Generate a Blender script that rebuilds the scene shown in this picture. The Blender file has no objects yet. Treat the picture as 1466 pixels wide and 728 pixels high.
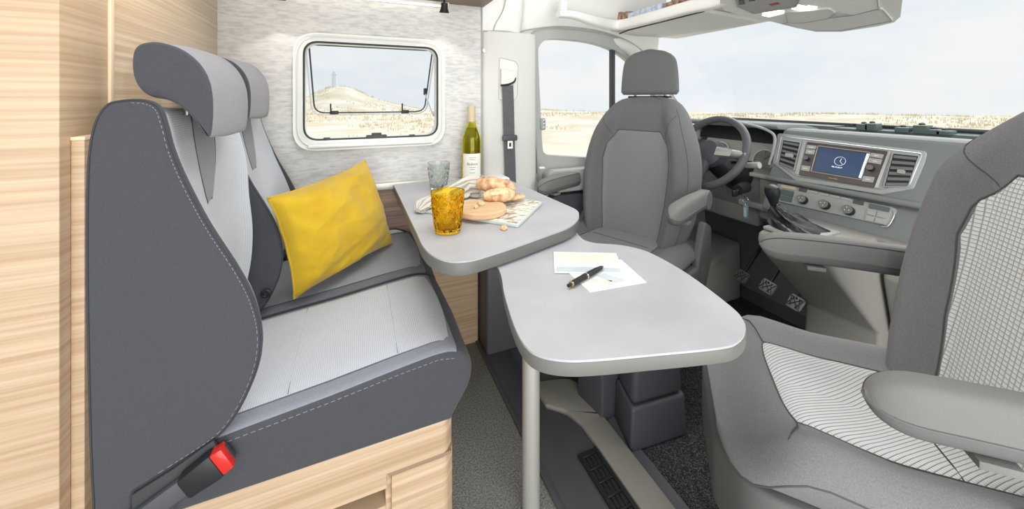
import bpy, bmesh, math, random
from mathutils import Vector, Matrix, noise
random.seed(7)
S = bpy.context.scene
COL = S.collection

# ------------------------------------------------------------------ camera
F = 530.0; HY = 142.0; TY = .42
CY = 1 / math.hypot(1, TY); SY = TY * CY; ZC = 1.06      # yaw of the view, eye height above the living floor
cd = bpy.data.cameras.new('camera'); cam = bpy.data.objects.new('camera', cd); COL.objects.link(cam)
cam.location = (0, 0, ZC); cam.rotation_euler = (math.pi / 2, 0, -math.atan(TY))
cd.sensor_width = 36; cd.lens = F / 1466 * 36; cd.shift_y = -(364 - HY) / 1466
cd.clip_start = .02; cd.clip_end = 500
S.camera = cam

# ------------------------------------------------------------------ world, lights, exposure
w = bpy.data.worlds.new('sky'); S.world = w; w.use_nodes = True
nt = w.node_tree; nt.nodes.clear()
N = nt.nodes.new; L = nt.links.new
out = N('ShaderNodeOutputWorld'); bg = N('ShaderNodeBackground'); bg.inputs['Strength'].default_value = .95
tc = N('ShaderNodeTexCoord'); mp = N('ShaderNodeMapping'); mp.inputs['Scale'].default_value = (2.2, 2.2, 6.5)
ns = N('ShaderNodeTexNoise'); ns.inputs['Scale'].default_value = 1.6; ns.inputs['Detail'].default_value = 6; ns.inputs['Roughness'].default_value = .55
cr = N('ShaderNodeValToRGB')
cr.color_ramp.elements[0].position = .36; cr.color_ramp.elements[0].color = (.86, .92, .985, 1)
cr.color_ramp.elements[1].position = .60; cr.color_ramp.elements[1].color = (.985, .985, .99, 1)
L(tc.outputs['Generated'], mp.inputs['Vector']); L(mp.outputs['Vector'], ns.inputs['Vector']); L(ns.outputs['Fac'], cr.inputs['Fac'])
L(cr.outputs['Color'], bg.inputs['Color']); L(bg.outputs[0], out.inputs[0])

def area(name, loc, target, size, size_y, power, col=(1, 1, 1)):
    ld = bpy.data.lights.new(name, 'AREA'); ld.shape = 'RECTANGLE'; ld.size = size; ld.size_y = size_y
    ld.energy = power; ld.color = col
    o = bpy.data.objects.new(name, ld); COL.objects.link(o); o.location = loc
    o.rotation_euler = (Vector(target) - Vector(loc)).to_track_quat('-Z', 'Y').to_euler(); return o
sd = bpy.data.lights.new('sun', 'SUN'); sd.energy = 1.75; sd.angle = math.radians(25); sd.color = (1, .97, .92)
so = bpy.data.objects.new('sun', sd); COL.objects.link(so); so.rotation_euler = (Vector((-.55, -.35, -.75))).to_track_quat('-Z', 'Y').to_euler()
area('sliding_door_daylight', (.2, -1.5, 1.15), (.4, 1.2, .8), 2.6, 1.8, 46, (1, .99, .97))
area('added_up_fill', (.5, -1.3, .12), (1.3, 1.0, 1.5), 2.4, .9, 22, (1, .98, .94))  # unseen area lamp near the floor, added to brighten the undersides in the cab
area('added_top_fill', (.25, .75, 1.93), (.25, .8, 0), .9, .7, 11)  # unseen fill lamp added under the closed ceiling for more light
area('cab_daylight', (2.35, .6, 1.7), (.9, .7, .6), 1.8, .7, 15)
S.view_settings.view_transform = 'Standard'; S.view_settings.look = 'None'
S.view_settings.exposure = 0.0; S.view_settings.gamma = 1; S.view_settings.use_curve_mapping = False
S.cycles.max_bounces = 8; S.cycles.transparent_max_bounces = 12; S.cycles.caustics_refractive = True

# ------------------------------------------------------------------ helpers
def P(px, py, X=None, Y=None, Z=None, d=None):            # a measured photo point on a known plane of the van
    a = (px - 733) / F; b = -(py - HY) / F
    kx = SY + a * CY; ky = CY - a * SY
    if X is not None: d = X / kx
    if Y is not None: d = Y / ky
    if Z is not None: d = (Z - ZC) / b
    return Vector((kx * d, ky * d, ZC + b * d))
def lin(c): return c / 12.92 if c <= .04045 else ((c + .055) / 1.055) ** 2.4
def C3(c): return tuple(lin(v) for v in c)
MATS = {}
def mat(name, col, rough=.6, metal=0, col2=None, nscale=(20, 20, 20), npos=(.35, .65), bump=0, bscale=(400, 400, 400), detail=4,
        coat=0, spec=.5, coords='Object', sheen=0, alpha=1, trans=0, ior=1.45, emit=None, estr=0):
    m = bpy.data.materials.new(name); m.use_nodes = True; t = m.node_tree
    b = t.nodes['Principled BSDF']
    b.inputs['Base Color'].default_value = (*C3(col), 1); b.inputs['Roughness'].default_value = rough
    b.inputs['Metallic'].default_value = metal; b.inputs['Specular IOR Level'].default_value = spec
    b.inputs['Coat Weight'].default_value = coat; b.inputs['Coat Roughness'].default_value = .08
    b.inputs['Sheen Weight'].default_value = sheen
    b.inputs['Transmission Weight'].default_value = trans; b.inputs['IOR'].default_value = ior
    if emit: b.inputs['Emission Color'].default_value = (*C3(emit), 1); b.inputs['Emission Strength'].default_value = estr
    n = t.nodes.new; l = t.links.new
    if col2 or bump: c = n('ShaderNodeTexCoord')
    if col2:
        mp = n('ShaderNodeMapping'); mp.inputs['Scale'].default_value = nscale
        x = n('ShaderNodeTexNoise'); x.inputs['Scale'].default_value = 1; x.inputs['Detail'].default_value = detail
        r = n('ShaderNodeValToRGB'); r.color_ramp.elements[0].position = npos[0]; r.color_ramp.elements[1].position = npos[1]
        r.color_ramp.elements[0].color = (*C3(col2), 1); r.color_ramp.elements[1].color = (*C3(col), 1)
        l(c.outputs[coords], mp.inputs[0]); l(mp.outputs[0], x.inputs['Vector']); l(x.outputs['Fac'], r.inputs[0]); l(r.outputs[0], b.inputs['Base Color'])
        m['ramp'] = r.name
    if bump:
        mp2 = n('ShaderNodeMapping'); mp2.inputs['Scale'].default_value = bscale
        y = n('ShaderNodeTexNoise'); y.inputs['Scale'].default_value = 1; y.inputs['Detail'].default_value = 3
        bp = n('ShaderNodeBump'); bp.inputs['Strength'].default_value = min(1, bump); bp.inputs['Distance'].default_value = .002
        l(c.outputs[coords], mp2.inputs[0]); l(mp2.outputs[0], y.inputs['Vector']); l(y.outputs['Fac'], bp.inputs['Height']); l(bp.outputs[0], b.inputs['Normal'])
    MATS[name] = m; return m
def cellmat(name, c_hi, c_lo, cell=.012, ratio=.8, rough=.85, gap=.28, bump=.6, diag=False, soft=1.0):
    """woven fabric: raised cells over darker threads, in the cloth's own UV metres"""
    m = mat(name, c_hi, rough, sheen=.2); t = m.node_tree; n = t.nodes.new; l = t.links.new; b = t.nodes['Principled BSDF']
    uv = n('ShaderNodeUVMap'); sp = n('ShaderNodeSeparateXYZ'); l(uv.outputs[0], sp.inputs[0])
    def mth(op, a, v=None):
        k = n('ShaderNodeMath'); k.operation = op
        for i, q in enumerate((a, v)):
            if q is None: continue
            if isinstance(q, (int, float)): k.inputs[i].default_value = q
            else: l(q, k.inputs[i])
        return k.outputs[0]
    u, v = sp.outputs[0], sp.outputs[1]
    if diag: u, v = mth('ADD', u, v), mth('SUBTRACT', u, v)
    su = mth('MULTIPLY', mth('ADD', mth('ABSOLUTE', mth('SINE', mth('MULTIPLY', u, math.pi / cell))), soft - 1.0), 1.0)
    sv = mth('ABSOLUTE', mth('SINE', mth('MULTIPLY', v, math.pi / (cell * ratio))))
    h = mth('MINIMUM', su, sv)
    r = n('ShaderNodeValToRGB'); r.color_ramp.elements[0].position = gap * .6; r.color_ramp.elements[1].position = gap * 2
    r.color_ramp.elements[0].color = (*C3(c_lo), 1); r.color_ramp.elements[1].color = (*C3(c_hi), 1)
    l(h, r.inputs[0]); l(r.outputs[0], b.inputs['Base Color'])
    bp = n('ShaderNodeBump'); bp.inputs['Strength'].default_value = bump; bp.inputs['Distance'].default_value = .0015
    l(h, bp.inputs['Height']); l(bp.outputs[0], b.inputs['Normal'])
    return m
def glassmat(name, col, rough=.02, ior=1.45):
    m = bpy.data.materials.new(name); m.use_nodes = True; t = m.node_tree; t.nodes.clear()
    o = t.nodes.new('ShaderNodeOutputMaterial'); g = t.nodes.new('ShaderNodeBsdfGlass')
    g.inputs['Color'].default_value = (*C3(col), 1); g.inputs['Roughness'].default_value = rough; g.inputs['IOR'].default_value = ior
    t.links.new(g.outputs[0], o.inputs[0]); MATS[name] = m; return m
def panemat(name, tint=(.97, .985, .98), refl=1.0):
    m = bpy.data.materials.new(name); m.use_nodes = True; t = m.node_tree; t.nodes.clear(); n = t.nodes.new; l = t.links.new
    o = n('ShaderNodeOutputMaterial'); a = n('ShaderNodeBsdfTransparent'); a.inputs[0].default_value = (*tint, 1)
    g = n('ShaderNodeBsdfGlossy'); g.inputs['Roughness'].default_value = .02; g.inputs[0].default_value = (refl, refl, refl, 1)
    lw = n('ShaderNodeLayerWeight'); lw.inputs[0].default_value = .12; mx = n('ShaderNodeMixShader')
    l(lw.outputs['Fresnel'], mx.inputs[0]); l(a.outputs[0], mx.inputs[1]); l(g.outputs[0], mx.inputs[2]); l(mx.outputs[0], o.inputs[0])
    MATS[name] = m; return m

OFF = {}
def top(o):
    while o.parent: o = o.parent
    return o
def tag(o, label, cat, group=None):
    o['label'] = label; o['category'] = cat
    if group: o['group'] = group
    return o
def thing(name, label, cat, loc=(0, 0, 0), rz=0, group=None, local=False):
    o = bpy.data.objects.new(name, None); COL.objects.link(o); o.location = loc; o.rotation_euler = (0, 0, rz)
    o.empty_display_size = .05; tag(o, label, cat, group); OFF[o.name] = Vector((0, 0, 0)) if local else Vector(loc); return o
def mesh(name, vs, fs, m, parent=None, smooth=False, uvs=None, mi=None, sharp=None):
    vs = [Vector(v) for v in vs]
    if parent is not None: off = OFF.get(top(parent).name, Vector((0, 0, 0))); 
    else:
        mn = Vector([min(v[i] for v in vs) for i in range(3)]); mx = Vector([max(v[i] for v in vs) for i in range(3)])
        off = Vector(((mn.x + mx.x) / 2, (mn.y + mx.y) / 2, mn.z))
    me = bpy.data.meshes.new(name); me.from_pydata([tuple(v - off) for v in vs], [], fs)
    ms = m if isinstance(m, (list, tuple)) else [m]
    for k in ms: me.materials.append(MATS[k])
    if mi:
        for p, i in zip(me.polygons, mi): p.material_index = i
    if uvs:
        ul = me.uv_layers.new(name='UVMap')
        for lp in me.loops: ul.data[lp.index].uv = uvs[lp.vertex_index]
    if smooth:
        for p in me.polygons: p.use_smooth = True
    me.update(calc_edges=True)
    bm = bmesh.new(); bm.from_mesh(me)
    if not mi: bmesh.ops.recalc_face_normals(bm, faces=bm.faces)
    if smooth and sharp:
        for e in bm.edges:
            if len(e.link_faces) == 2 and e.calc_face_angle(0) > math.radians(sharp): e.smooth = False
    bm.to_mesh(me); bm.free()
    o = bpy.data.objects.new(name, me); COL.objects.link(o)
    if parent is not None: o.parent = parent
    else: o.location = off; OFF[o.name] = off
    return o
def bev(name, vs, fs, m, parent, bevel, seg=2, smooth=True):
    bm = bmesh.new(); bv = [bm.verts.new(v) for v in vs]
    for f in fs: bm.faces.new([bv[i] for i in f])
    bmesh.ops.recalc_face_normals(bm, faces=bm.faces)
    if bevel > 0:
        es = [e for e in bm.edges if e.calc_face_angle(0) > .5]
        bmesh.ops.bevel(bm, geom=es, offset=bevel, segments=seg, affect='EDGES', profile=.5, clamp_overlap=True)
    bm.verts.index_update()
    V = [v.co.copy() for v in bm.verts]; Fc = [[v.index for v in f.verts] for f in bm.faces]; bm.free()
    return mesh(name, V, Fc, m, parent, smooth, sharp=40)
def box(name, a, b, m, parent=None, bevel=.003, R=None, seg=2):
    """axis box a..b; R = (Matrix, pivot) turns it"""
    vs = [Vector((x, y, z)) for x in (a[0], b[0]) for y in (a[1], b[1]) for z in (a[2], b[2])]
    if R: vs = [R[1] + R[0] @ (v - R[1]) for v in vs]
    return bev(name, vs, [(0, 1, 3, 2), (4, 6, 7, 5), (0, 4, 5, 1), (2, 3, 7, 6), (0, 2, 6, 4), (1, 5, 7, 3)], m, parent, bevel, seg)
def prism(name, pts, axis, a, b, m, parent=None, bevel=.003, seg=2, fn=None):
    """outline pts (2D) extruded along an axis: 'y' -> pts are (x,z); 'x' -> (y,z); 'z' -> (x,y)"""
    def V(p, t): return Vector({'x': (t, p[0], p[1]), 'y': (p[0], t, p[1]), 'z': (p[0], p[1], t)}[axis])
    n = len(pts); vs = [V(p, a) for p in pts] + [V(p, b) for p in pts]
    if fn: vs = [fn(v) for v in vs]
    fs = [tuple(range(n)), tuple(range(2 * n - 1, n - 1, -1))] + [(i, (i + 1) % n, n + (i + 1) % n, n + i) for i in range(n)]
    return bev(name, vs, fs, m, parent, bevel, seg)
def smoothline(pts, n=8, closed=False):
    """Catmull-Rom through the points"""
    pts = [Vector(p) for p in pts]; out = []; N_ = len(pts)
    for i in range(N_ if closed else N_ - 1):
        p1, p2 = pts[i], pts[(i + 1) % N_]
        p0 = pts[i - 1] if (closed or i > 0) else p1 * 2 - p2
        p3 = pts[(i + 2) % N_] if (closed or i < N_ - 2) else p2 * 2 - p1
        for k in range(n):
            t = k / n
            out.append(.5 * ((2 * p1) + (p2 - p0) * t + (2 * p0 - 5 * p1 + 4 * p2 - p3) * t * t + (3 * p1 - p0 - 3 * p2 + p3) * t ** 3))
    if not closed: out.append(pts[-1])
    return out
def roundpoly(pts, r, n=6):
    """polygon with filleted corners; r number or list"""
    out = []; k = len(pts)
    for i in range(k):
        p = Vector(pts[i]); a = Vector(pts[i - 1]) - p; b = Vector(pts[(i + 1) % k]) - p
        rr = r[i] if isinstance(r, (list, tuple)) else r
        if rr <= 0: out.append(p); continue
        ang = a.angle(b); dd = min(rr / math.tan(ang / 2), a.length * .49, b.length * .49)
        s = p + a.normalized() * dd; e = p + b.normalized() * dd
        for j in range(n + 1):
            t = j / n; out.append((1 - t) ** 2 * s + 2 * t * (1 - t) * p + t * t * e)
    return out
def tube(name, pts, r, m, parent=None, seg=8, closed=False, flat=None, caps=True):
    """round or flat (width, thick) section swept along 3D points; r may be a list"""
    pts = [Vector(p) for p in pts]; n = len(pts); V = []; Fc = []
    up = Vector((0, 0, 1)); prev = None
    for i, p in enumerate(pts):
        t = (pts[(i + 1) % n] if (closed or i < n - 1) else p) - (pts[i - 1] if (closed or i > 0) else p)
        t.normalize()
        if prev is None: a = t.cross(up); a = a if a.length > 1e-3 else t.cross(Vector((1, 0, 0)))
        else: a = prev - t * prev.dot(t)
        a.normalize(); prev = a; b = t.cross(a); rr = r[i] if isinstance(r, (list, tuple)) else r
        for k in range(seg):
            th = 2 * math.pi * k / seg + (math.pi / 4 if seg == 4 else 0)
            ra, rb = (flat if flat else (rr, rr))
            V.append(p + a * math.cos(th) * ra + b * math.sin(th) * rb)
    for i in range(n if closed else n - 1):
        j = (i + 1) % n
        for k in range(seg): Fc.append((i * seg + k, i * seg + (k + 1) % seg, j * seg + (k + 1) % seg, j * seg + k))
    if not closed and caps: Fc += [tuple(range(seg)), tuple(range(n * seg - 1, (n - 1) * seg - 1, -1))]
    return mesh(name, V, Fc, m, parent, True, sharp=50)
def lathe(name, prof, c, m, parent=None, seg=32, fn=None, axis=None, mi=None):
    """profile [(r,z)] turned about the vertical through c; fn(theta, r, z)->r adds relief; axis = Matrix turns it"""
    V = []; Fc = []; n = len(prof)
    for (r, z) in prof:
        for k in range(seg):
            th = 2 * math.pi * k / seg; rr = fn(th, r, z) if fn else r
            v = Vector((rr * math.cos(th), rr * math.sin(th), z)); V.append(Vector(c) + (axis @ v if axis else v))
    for i in range(n - 1):
        for k in range(seg): Fc.append((i * seg + k, i * seg + (k + 1) % seg, (i + 1) * seg + (k + 1) % seg, (i + 1) * seg + k))
    if prof[0][0] > 1e-5: Fc.append(tuple(range(seg)))
    if prof[-1][0] > 1e-5: Fc.append(tuple(range(n * seg - 1, (n - 1) * seg - 1, -1)))
    return mesh(name, V, Fc, m, parent, True, sharp=35)
def loft(name, rings, m, parent=None, caps=True, smooth=True, mf=None, sharp=60, uvs=None, ngon=False):
    """closed rings of equal count joined; mf(i,k)->material slot"""
    n = len(rings[0]); V = [Vector(p) for r in rings for p in r]; Fc = []; mi = []
    for i in range(len(rings) - 1):
        for k in range(n):
            Fc.append((i * n + k, i * n + (k + 1) % n, (i + 1) * n + (k + 1) % n, (i + 1) * n + k)); mi.append(mf(i, k) if mf else 0)
    if caps:
        for i, rev in ((0, True), (len(rings) - 1, False)):
            if ngon: f = tuple(range(i * n, i * n + n)); Fc.append(f[::-1] if rev else f); mi.append(0); continue
            c = Vector([(min(p[q] for p in rings[i]) + max(p[q] for p in rings[i])) / 2 for q in range(3)]); V.append(c); ci = len(V) - 1
            for k in range(n):
                f = (i * n + k, i * n + (k + 1) % n, ci); Fc.append(f[::-1] if rev else f); mi.append(mf(i, k) if mf else 0)
    o = mesh(name, V, Fc, m, parent, smooth, sharp=sharp)
    if caps:
        for p in list(o.data.polygons)[(-2 if ngon else -2 * n):]: p.use_smooth = False
    if mf:
        for p, q in zip(o.data.polygons, mi): p.material_index = q
    return o
def patch(name, fn, nu, nv, m, parent=None, thick=0):
    """open grid surface fn(u,v) -> (point, (uvx, uvy)), u,v in 0..1, skirted so that it has an edge"""
    V = []; U = []
    for j in range(nv + 1):
        for i in range(nu + 1):
            p, q = fn(i / nu, j / nv); V.append(Vector(p)); U.append(q)
    Fc = [(j * (nu + 1) + i, j * (nu + 1) + i + 1, (j + 1) * (nu + 1) + i + 1, (j + 1) * (nu + 1) + i) for j in range(nv) for i in range(nu)]
    return mesh(name, V, Fc, m, parent, True, uvs=U)
def ringplate(name, outer, inner, axis, a, b, m, parent=None):
    """flat frame between two outlines (same count), thickness a..b on axis"""
    def V(p, t): return Vector({'x': (t, p[0], p[1]), 'y': (p[0], t, p[1]), 'z': (p[0], p[1], t)}[axis])
    n = len(outer); vs = [V(p, a) for p in outer] + [V(p, a) for p in inner] + [V(p, b) for p in outer] + [V(p, b) for p in inner]
    fs = []
    for i in range(n):
        j = (i + 1) % n
        fs += [(i, j, n + j, n + i), (2 * n + i, 3 * n + i, 3 * n + j, 2 * n + j), (i, 2 * n + i, 2 * n + j, j), (n + i, n + j, 3 * n + j, 3 * n + i)]
    return mesh(name, vs, fs, m, parent, True, sharp=30)
def struct(o, parent=None):
    if o.parent is None: o['kind'] = 'structure'
    return o
def text(name, s, loc, size, m, parent, M, depth=.0004):
    cu = bpy.data.curves.new(name, 'FONT'); cu.body = s; cu.size = size; cu.extrude = depth; cu.align_x = 'CENTER'; cu.align_y = 'CENTER'
    t = bpy.data.objects.new('tmp', cu); COL.objects.link(t); bpy.context.view_layer.update()
    me = t.to_mesh(); vs = [Vector(loc) + M @ v.co for v in me.vertices]; fs = [tuple(p.vertices) for p in me.polygons]
    t.to_mesh_clear(); bpy.data.objects.remove(t); bpy.data.curves.remove(cu)
    return mesh(name, vs, fs, m, parent)
def sstep(a, b, x):
    t = max(0, min(1, (x - a) / (b - a))); return t * t * (3 - 2 * t)
def interp(x, tab):
    if x <= tab[0][0]: return tab[0][1]
    for (a, b), (c, d) in zip(tab, tab[1:]):
        if x <= c: t = (x - a) / (c - a); return b + (d - b) * t
    return tab[-1][1]
def Rx(a): return Matrix.Rotation(a, 3, 'X')
def Ry(a): return Matrix.Rotation(a, 3, 'Y')
def Rz(a): return Matrix.Rotation(a, 3, 'Z')

# ------------------------------------------------------------------ materials
mat('wood', (.81, .715, .60), .42, col2=(.72, .61, .49), nscale=(1.6, 1.6, 130), npos=(.36, .66), detail=6, bump=.15, bscale=(6, 6, 300), coat=.12)
mat('wood_gloss', (.88, .79, .67), .3, col2=(.77, .66, .53), nscale=(1.6, 1.6, 130), npos=(.36, .66), detail=6, coat=.7)
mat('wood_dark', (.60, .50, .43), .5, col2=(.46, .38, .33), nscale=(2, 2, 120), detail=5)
mat('wood_edge', (.93, .84, .72), .5)
mat('felt', (.86, .855, .845), .95, col2=(.76, .76, .76), nscale=(28, 28, 120), npos=(.32, .60), detail=9, bump=.7, bscale=(90, 90, 350), sheen=.3)
mat('liner', (.92, .92, .905), .75, bump=.12, bscale=(300, 300, 300))
mat('pillar', (.82, .82, .80), .7, bump=.12, bscale=(300, 300, 300))
mat('liner_gray', (.66, .67, .66), .65, bump=.1)
mat('door_gray', (.68, .69, .68), .6, bump=.1)
mat('window_white', (.86, .87, .85), .4)
mat('window_trim', (.93, .94, .92), .35)
mat('rubber', (.24, .25, .26), .5)
mat('blackplastic', (.13, .135, .145), .45)
mat('darkplastic', (.30, .31, .33), .5, bump=.15, bscale=(600, 600, 600))
mat('steptrim', (.34, .345, .36), .5, bump=.15, bscale=(500, 500, 500))
mat('threshold', (.56, .55, .52), .5, bump=.1)
mat('greenplastic', (.36, .41, .40), .5)
mat('dashpad', (.50, .52, .515), .7, bump=.25, bscale=(700, 700, 700))
mat('dashface', (.68, .695, .685), .6, col2=(.60, .62, .61), nscale=(900, 900, 900), bump=.2, bscale=(700, 700, 700))
mat('dashlight', (.70, .70, .67), .55, bump=.1)
mat('dashlower', (.60, .59, .57), .6, bump=.15)
mat('silver', (.80, .81, .82), .28, metal=.7)
mat('chrome', (.9, .9, .9), .12, metal=1)
mat('steel', (.72, .72, .70), .35, metal=.9)
mat('alu', (.82, .815, .79), .38, metal=.55)
mat('radio', (.33, .30, .30), .25, coat=.5)
mat('button', (.68, .69, .67), .5)
mat('white', (.95, .95, .94), .5)
mat('red', (.80, .16, .13), .35, coat=.4)
mat('redmat', (.62, .20, .22), .5)
mat('laminate', (.73, .735, .75), .38, col2=(.67, .675, .69), nscale=(7, 7, 7), npos=(.3, .7), detail=6)
mat('laminate_edge', (.43, .43, .42), .45)
mat('carpet', (.66, .66, .64), .95, col2=(.42, .42, .41), nscale=(220, 220, 220), npos=(.35, .7), detail=3, bump=.8, bscale=(300, 300, 300))
mat('cabcarpet', (.42, .42, .43), .95, col2=(.13, .13, .14), nscale=(330, 330, 330), npos=(.47, .72), detail=2, bump=1, bscale=(300, 300, 300))
for nm, a, b_ in (('cloth_charcoal', (.285, .29, .31), (.255, .26, .28)), ('cloth_bench_gray', (.55, .565, .60), (.50, .515, .55)),
                  ('cloth_pad', (.60, .60, .62), (.55, .55, .57)), ('cloth_seat', (.505, .505, .51), (.44, .44, .445)),
                  ('cloth_driver', (.435, .435, .44), (.38, .38, .385)), ('cloth_cushion', (.43, .445, .475), (.385, .40, .43))):
    mat(nm, a, .9, col2=b_, nscale=(500, 500, 500), npos=(.3, .7), detail=2, bump=.4, bscale=(900, 900, 900), sheen=.12)
cellmat('cloth_light', (.81, .825, .85), (.69, .71, .745), .0040, 1, gap=.3, bump=.4)
cellmat('cloth_light_gray', (.60, .62, .65), (.50, .52, .56), .0040, 1, gap=.3, bump=.4)
cellmat('weave_driver', (.60, .60, .60), (.34, .34, .35), .0085, .9, gap=.3, diag=True)
cellmat('weave_passenger', (.87, .875, .87), (.60, .61, .615), .0105, .8, gap=.22)
cellmat('weave_ribbed', (.86, .865, .86), (.50, .51, .52), .0072, 1.35, gap=.26, diag=True, soft=1.13)
mat('thread', (.50, .52, .58), .8)
mat('seam', (.28, .28, .29), .9); mat('seam_soft', (.33, .33, .34), .9)
mat('piping', (.23, .235, .25), .7)
mat('armrest', (.47, .468, .46), .75, bump=.3, bscale=(500, 500, 500))
mat('armrest_side', (.40, .405, .405), .6, bump=.15)
mat('seatplastic', (.40, .40, .395), .6, bump=.15)
mat('velvet', (.80, .665, .10), .85, col2=(.745, .60, .07), nscale=(14, 14, 14), npos=(.3, .7), bump=.5, bscale=(500, 500, 500), sheen=.25)
mat('webbing', (.38, .385, .40), .6, col2=(.30, .305, .32), nscale=(1200, 1200, 60), detail=1)
mat('cork', (.80, .74, .62), .5)
mat('paper', (.95, .945, .91), .6)
mat('ink', (.45, .43, .40), .6)
mat('crust', (.90, .76, .60), .8, col2=(.60, .36, .19), nscale=(42, 42, 42), npos=(.3, .6), bump=1, bscale=(120, 120, 120))
mat('crumb', (.93, .84, .68), .9, col2=(.78, .60, .40), nscale=(110, 110, 110), npos=(.3, .6), bump=1, bscale=(160, 160, 160))
mat('boardwood', (.88, .75, .60), .6, col2=(.80, .65, .50), nscale=(8, 60, 60), npos=(.3, .7))
mat('linen', (.84, .83, .79), .9, bump=.5, bscale=(900, 900, 900))
mat('linen_stripe', (.66, .65, .61), .9, bump=.5, bscale=(900, 900, 900))
mat('tray', (.90, .90, .86), .5, col2=(.62, .50, .40), nscale=(45, 140, 45), npos=(.40, .50), detail=5)
mat('tray_edge', (.80, .83, .80), .4)
mat('keytag', (.36, .52, .56), .5)
mat('leather', (.13, .13, .145), .35, bump=.3)
mat('screen', (.20, .26, .36), .15, emit=(.20, .27, .40), estr=.55)
mat('screen_white', (.9, .92, .95), .3, emit=(.9, .93, 1), estr=.7)
mat('railglow', (1, 1, .96), .3, emit=(1, .98, .92), estr=1.6)
mat('lampglow', (1, 1, .96), .3, emit=(1, .98, .92), estr=2.5)
mat('sand', (.94, .915, .855), .95, col2=(.87, .825, .72), nscale=(.35, .35, .35), npos=(.36, .60), detail=10)
mat('duneland', (.90, .88, .83), .95, col2=(.80, .79, .72), nscale=(.2, .2, .2), detail=8)
mat('grass', (.86, .81, .67), .9)
mat('tower', (.90, .90, .92), .8)  # washed-out look of distant haze is put into this pale colour
mat('magazine_blue', (.62, .70, .82), .5, col2=(.85, .88, .92), nscale=(40, 40, 40)); mat('magazine_dark', (.30, .28, .28), .5, col2=(.75, .6, .5), nscale=(50, 50, 50))
mat('magazine_red', (.80, .62, .52), .5, col2=(.45, .42, .40), nscale=(50, 50, 50))
mat('ceiling', (.80, .80, .79), .9)
mat('cabvoid', (.55, .55, .55), .9)
mat('gold', (.80, .70, .48), .25, metal=.9)
mat('visor', (.86, .87, .85), .8, bump=.1)
glassmat('glass_gray', (.975, .985, .98)); glassmat('glass_amber', (1, .93, .58)); glassmat('glass_bottle', (.985, .975, .72))
panemat('pane'); panemat('acrylic', (.95, .965, .97))
# ------------------------------------------------------------------ the land outside (real ground 0.6 m below the van's floor)
GZ = -.62
def ground_h(x, y):
    r = math.hypot(x, y)
    k = sstep(14, 45, r)
    h = noise.noise(Vector((x * .055, y * .055, 1.3))) * 1.1 * k + noise.noise(Vector((x * .3, y * .3, 4))) * .16 * sstep(5, 20, r)
    dx, dy = x - (-3.2), y - 64
    h += 3.3 * math.exp(-(dx * dx / 30 + dy * dy / 120)) + 1.4 * math.exp(-((dx - 7) ** 2 / 60 + dy * dy / 120))
    h += -.9 * sstep(40, 75, r) * (1 if y < 40 or x > 10 else .4)
    return GZ + h - .1 * k
V = []; Fc = []; nr, na = 90, 150
for i in range(nr + 1):
    r = 1.9 + 84 * (i / nr) ** 2.2
    for k in range(na + 1):
        th = math.radians(-75 + 215 * k / na); x, y = r * math.cos(th) + .2, r * math.sin(th) + .4
        V.append((x, y, ground_h(x, y)))
for i in range(nr):
    for k in range(na): j = i * (na + 1) + k; Fc.append((j, j + na + 1, j + na + 2, j + 1))
struct(mesh('ground', V, Fc, 'sand', None, True))
V = []; Fc = []
for q in range(9000):
    th = math.radians(random.uniform(-12, 125)); r = 16 + 62 * random.random() ** .8; x, y = r * math.cos(th), r * math.sin(th)
    if noise.noise(Vector((x * .11, y * .11, 9))) < -.05: continue
    z = ground_h(x, y); s = .10 + r * .0035
    for b in range(4):
        a = random.uniform(0, 6.28); dx, dy = math.cos(a) * s * .16, math.sin(a) * s * .16; lx, ly = random.uniform(-.3, .3) * s, random.uniform(-.3, .3) * s
        n = len(V); ox, oy = random.uniform(-s, s), random.uniform(-s, s)
        V += [(x + ox - dx, y + oy - dy, z - .05), (x + ox + dx, y + oy + dy, z - .05), (x + ox + lx, y + oy + ly, z + s * random.uniform(.5, 1.1))]; Fc.append((n, n + 1, n + 2))
g = mesh('dune_grass', V, Fc, 'grass'); tag(g, 'pale dry grass growing all over the dunes outside', 'grass'); g['kind'] = 'stuff'
hx, hy = -3.2, 64; hz = ground_h(hx, hy) - .1
lt = thing('lighthouse', 'small pale lighthouse tower on top of the dune beyond the side window', 'lighthouse', (hx, hy, hz))
lathe('tower_shaft', [(.42, 0), (.36, 1.1), (.3, 1.9), (.3, 2.0)], (hx, hy, hz), 'tower', lt, 12)
lathe('gallery', [(.45, 1.95), (.47, 2.05), (.35, 2.1)], (hx, hy, hz), 'tower', lt, 12)
lathe('lantern_room', [(.25, 2.05), (.25, 2.4), (.3, 2.42), (.02, 2.65)], (hx, hy, hz), 'tower', lt, 12)

# ------------------------------------------------------------------ shell: floors
struct(box('floor', (-1.3, -.35, -.05), (.492, 1.56, 0), 'carpet', bevel=.002))
struct(box('floor_cab', (.74, -.35, -.08), (2.15, 1.75, -.012), 'cabcarpet', bevel=.002))
struct(prism('trim_1', [(.494, -.35), (.67, -.35), (.67, .86), (.668, 1.02), (.64, 1.08), (.60, 1.12), (.60, 1.56), (.494, 1.56)], 'z', -.05, .003, 'steptrim', bevel=.004))
th = roundpoly([(.672, -.35), (.757, -.35), (.757, 1.02), (.757, 1.20), (.60, 1.24), (.60, 1.13), (.655, 1.08), (.672, 1.02)], [0, 0, .02, .06, .01, .01, .03, .03], 5)
struct(prism('trim_2', th, 'z', -.05, .012, 'threshold', bevel=.006))
struct(box('floor_base', (.49, -.35, -.06), (.80, 1.74, -.006), 'steptrim', bevel=0))
struct(box('trim_3', (.478, -.35, .0), (.496, 1.56, .006), 'steptrim', bevel=.002))
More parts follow.
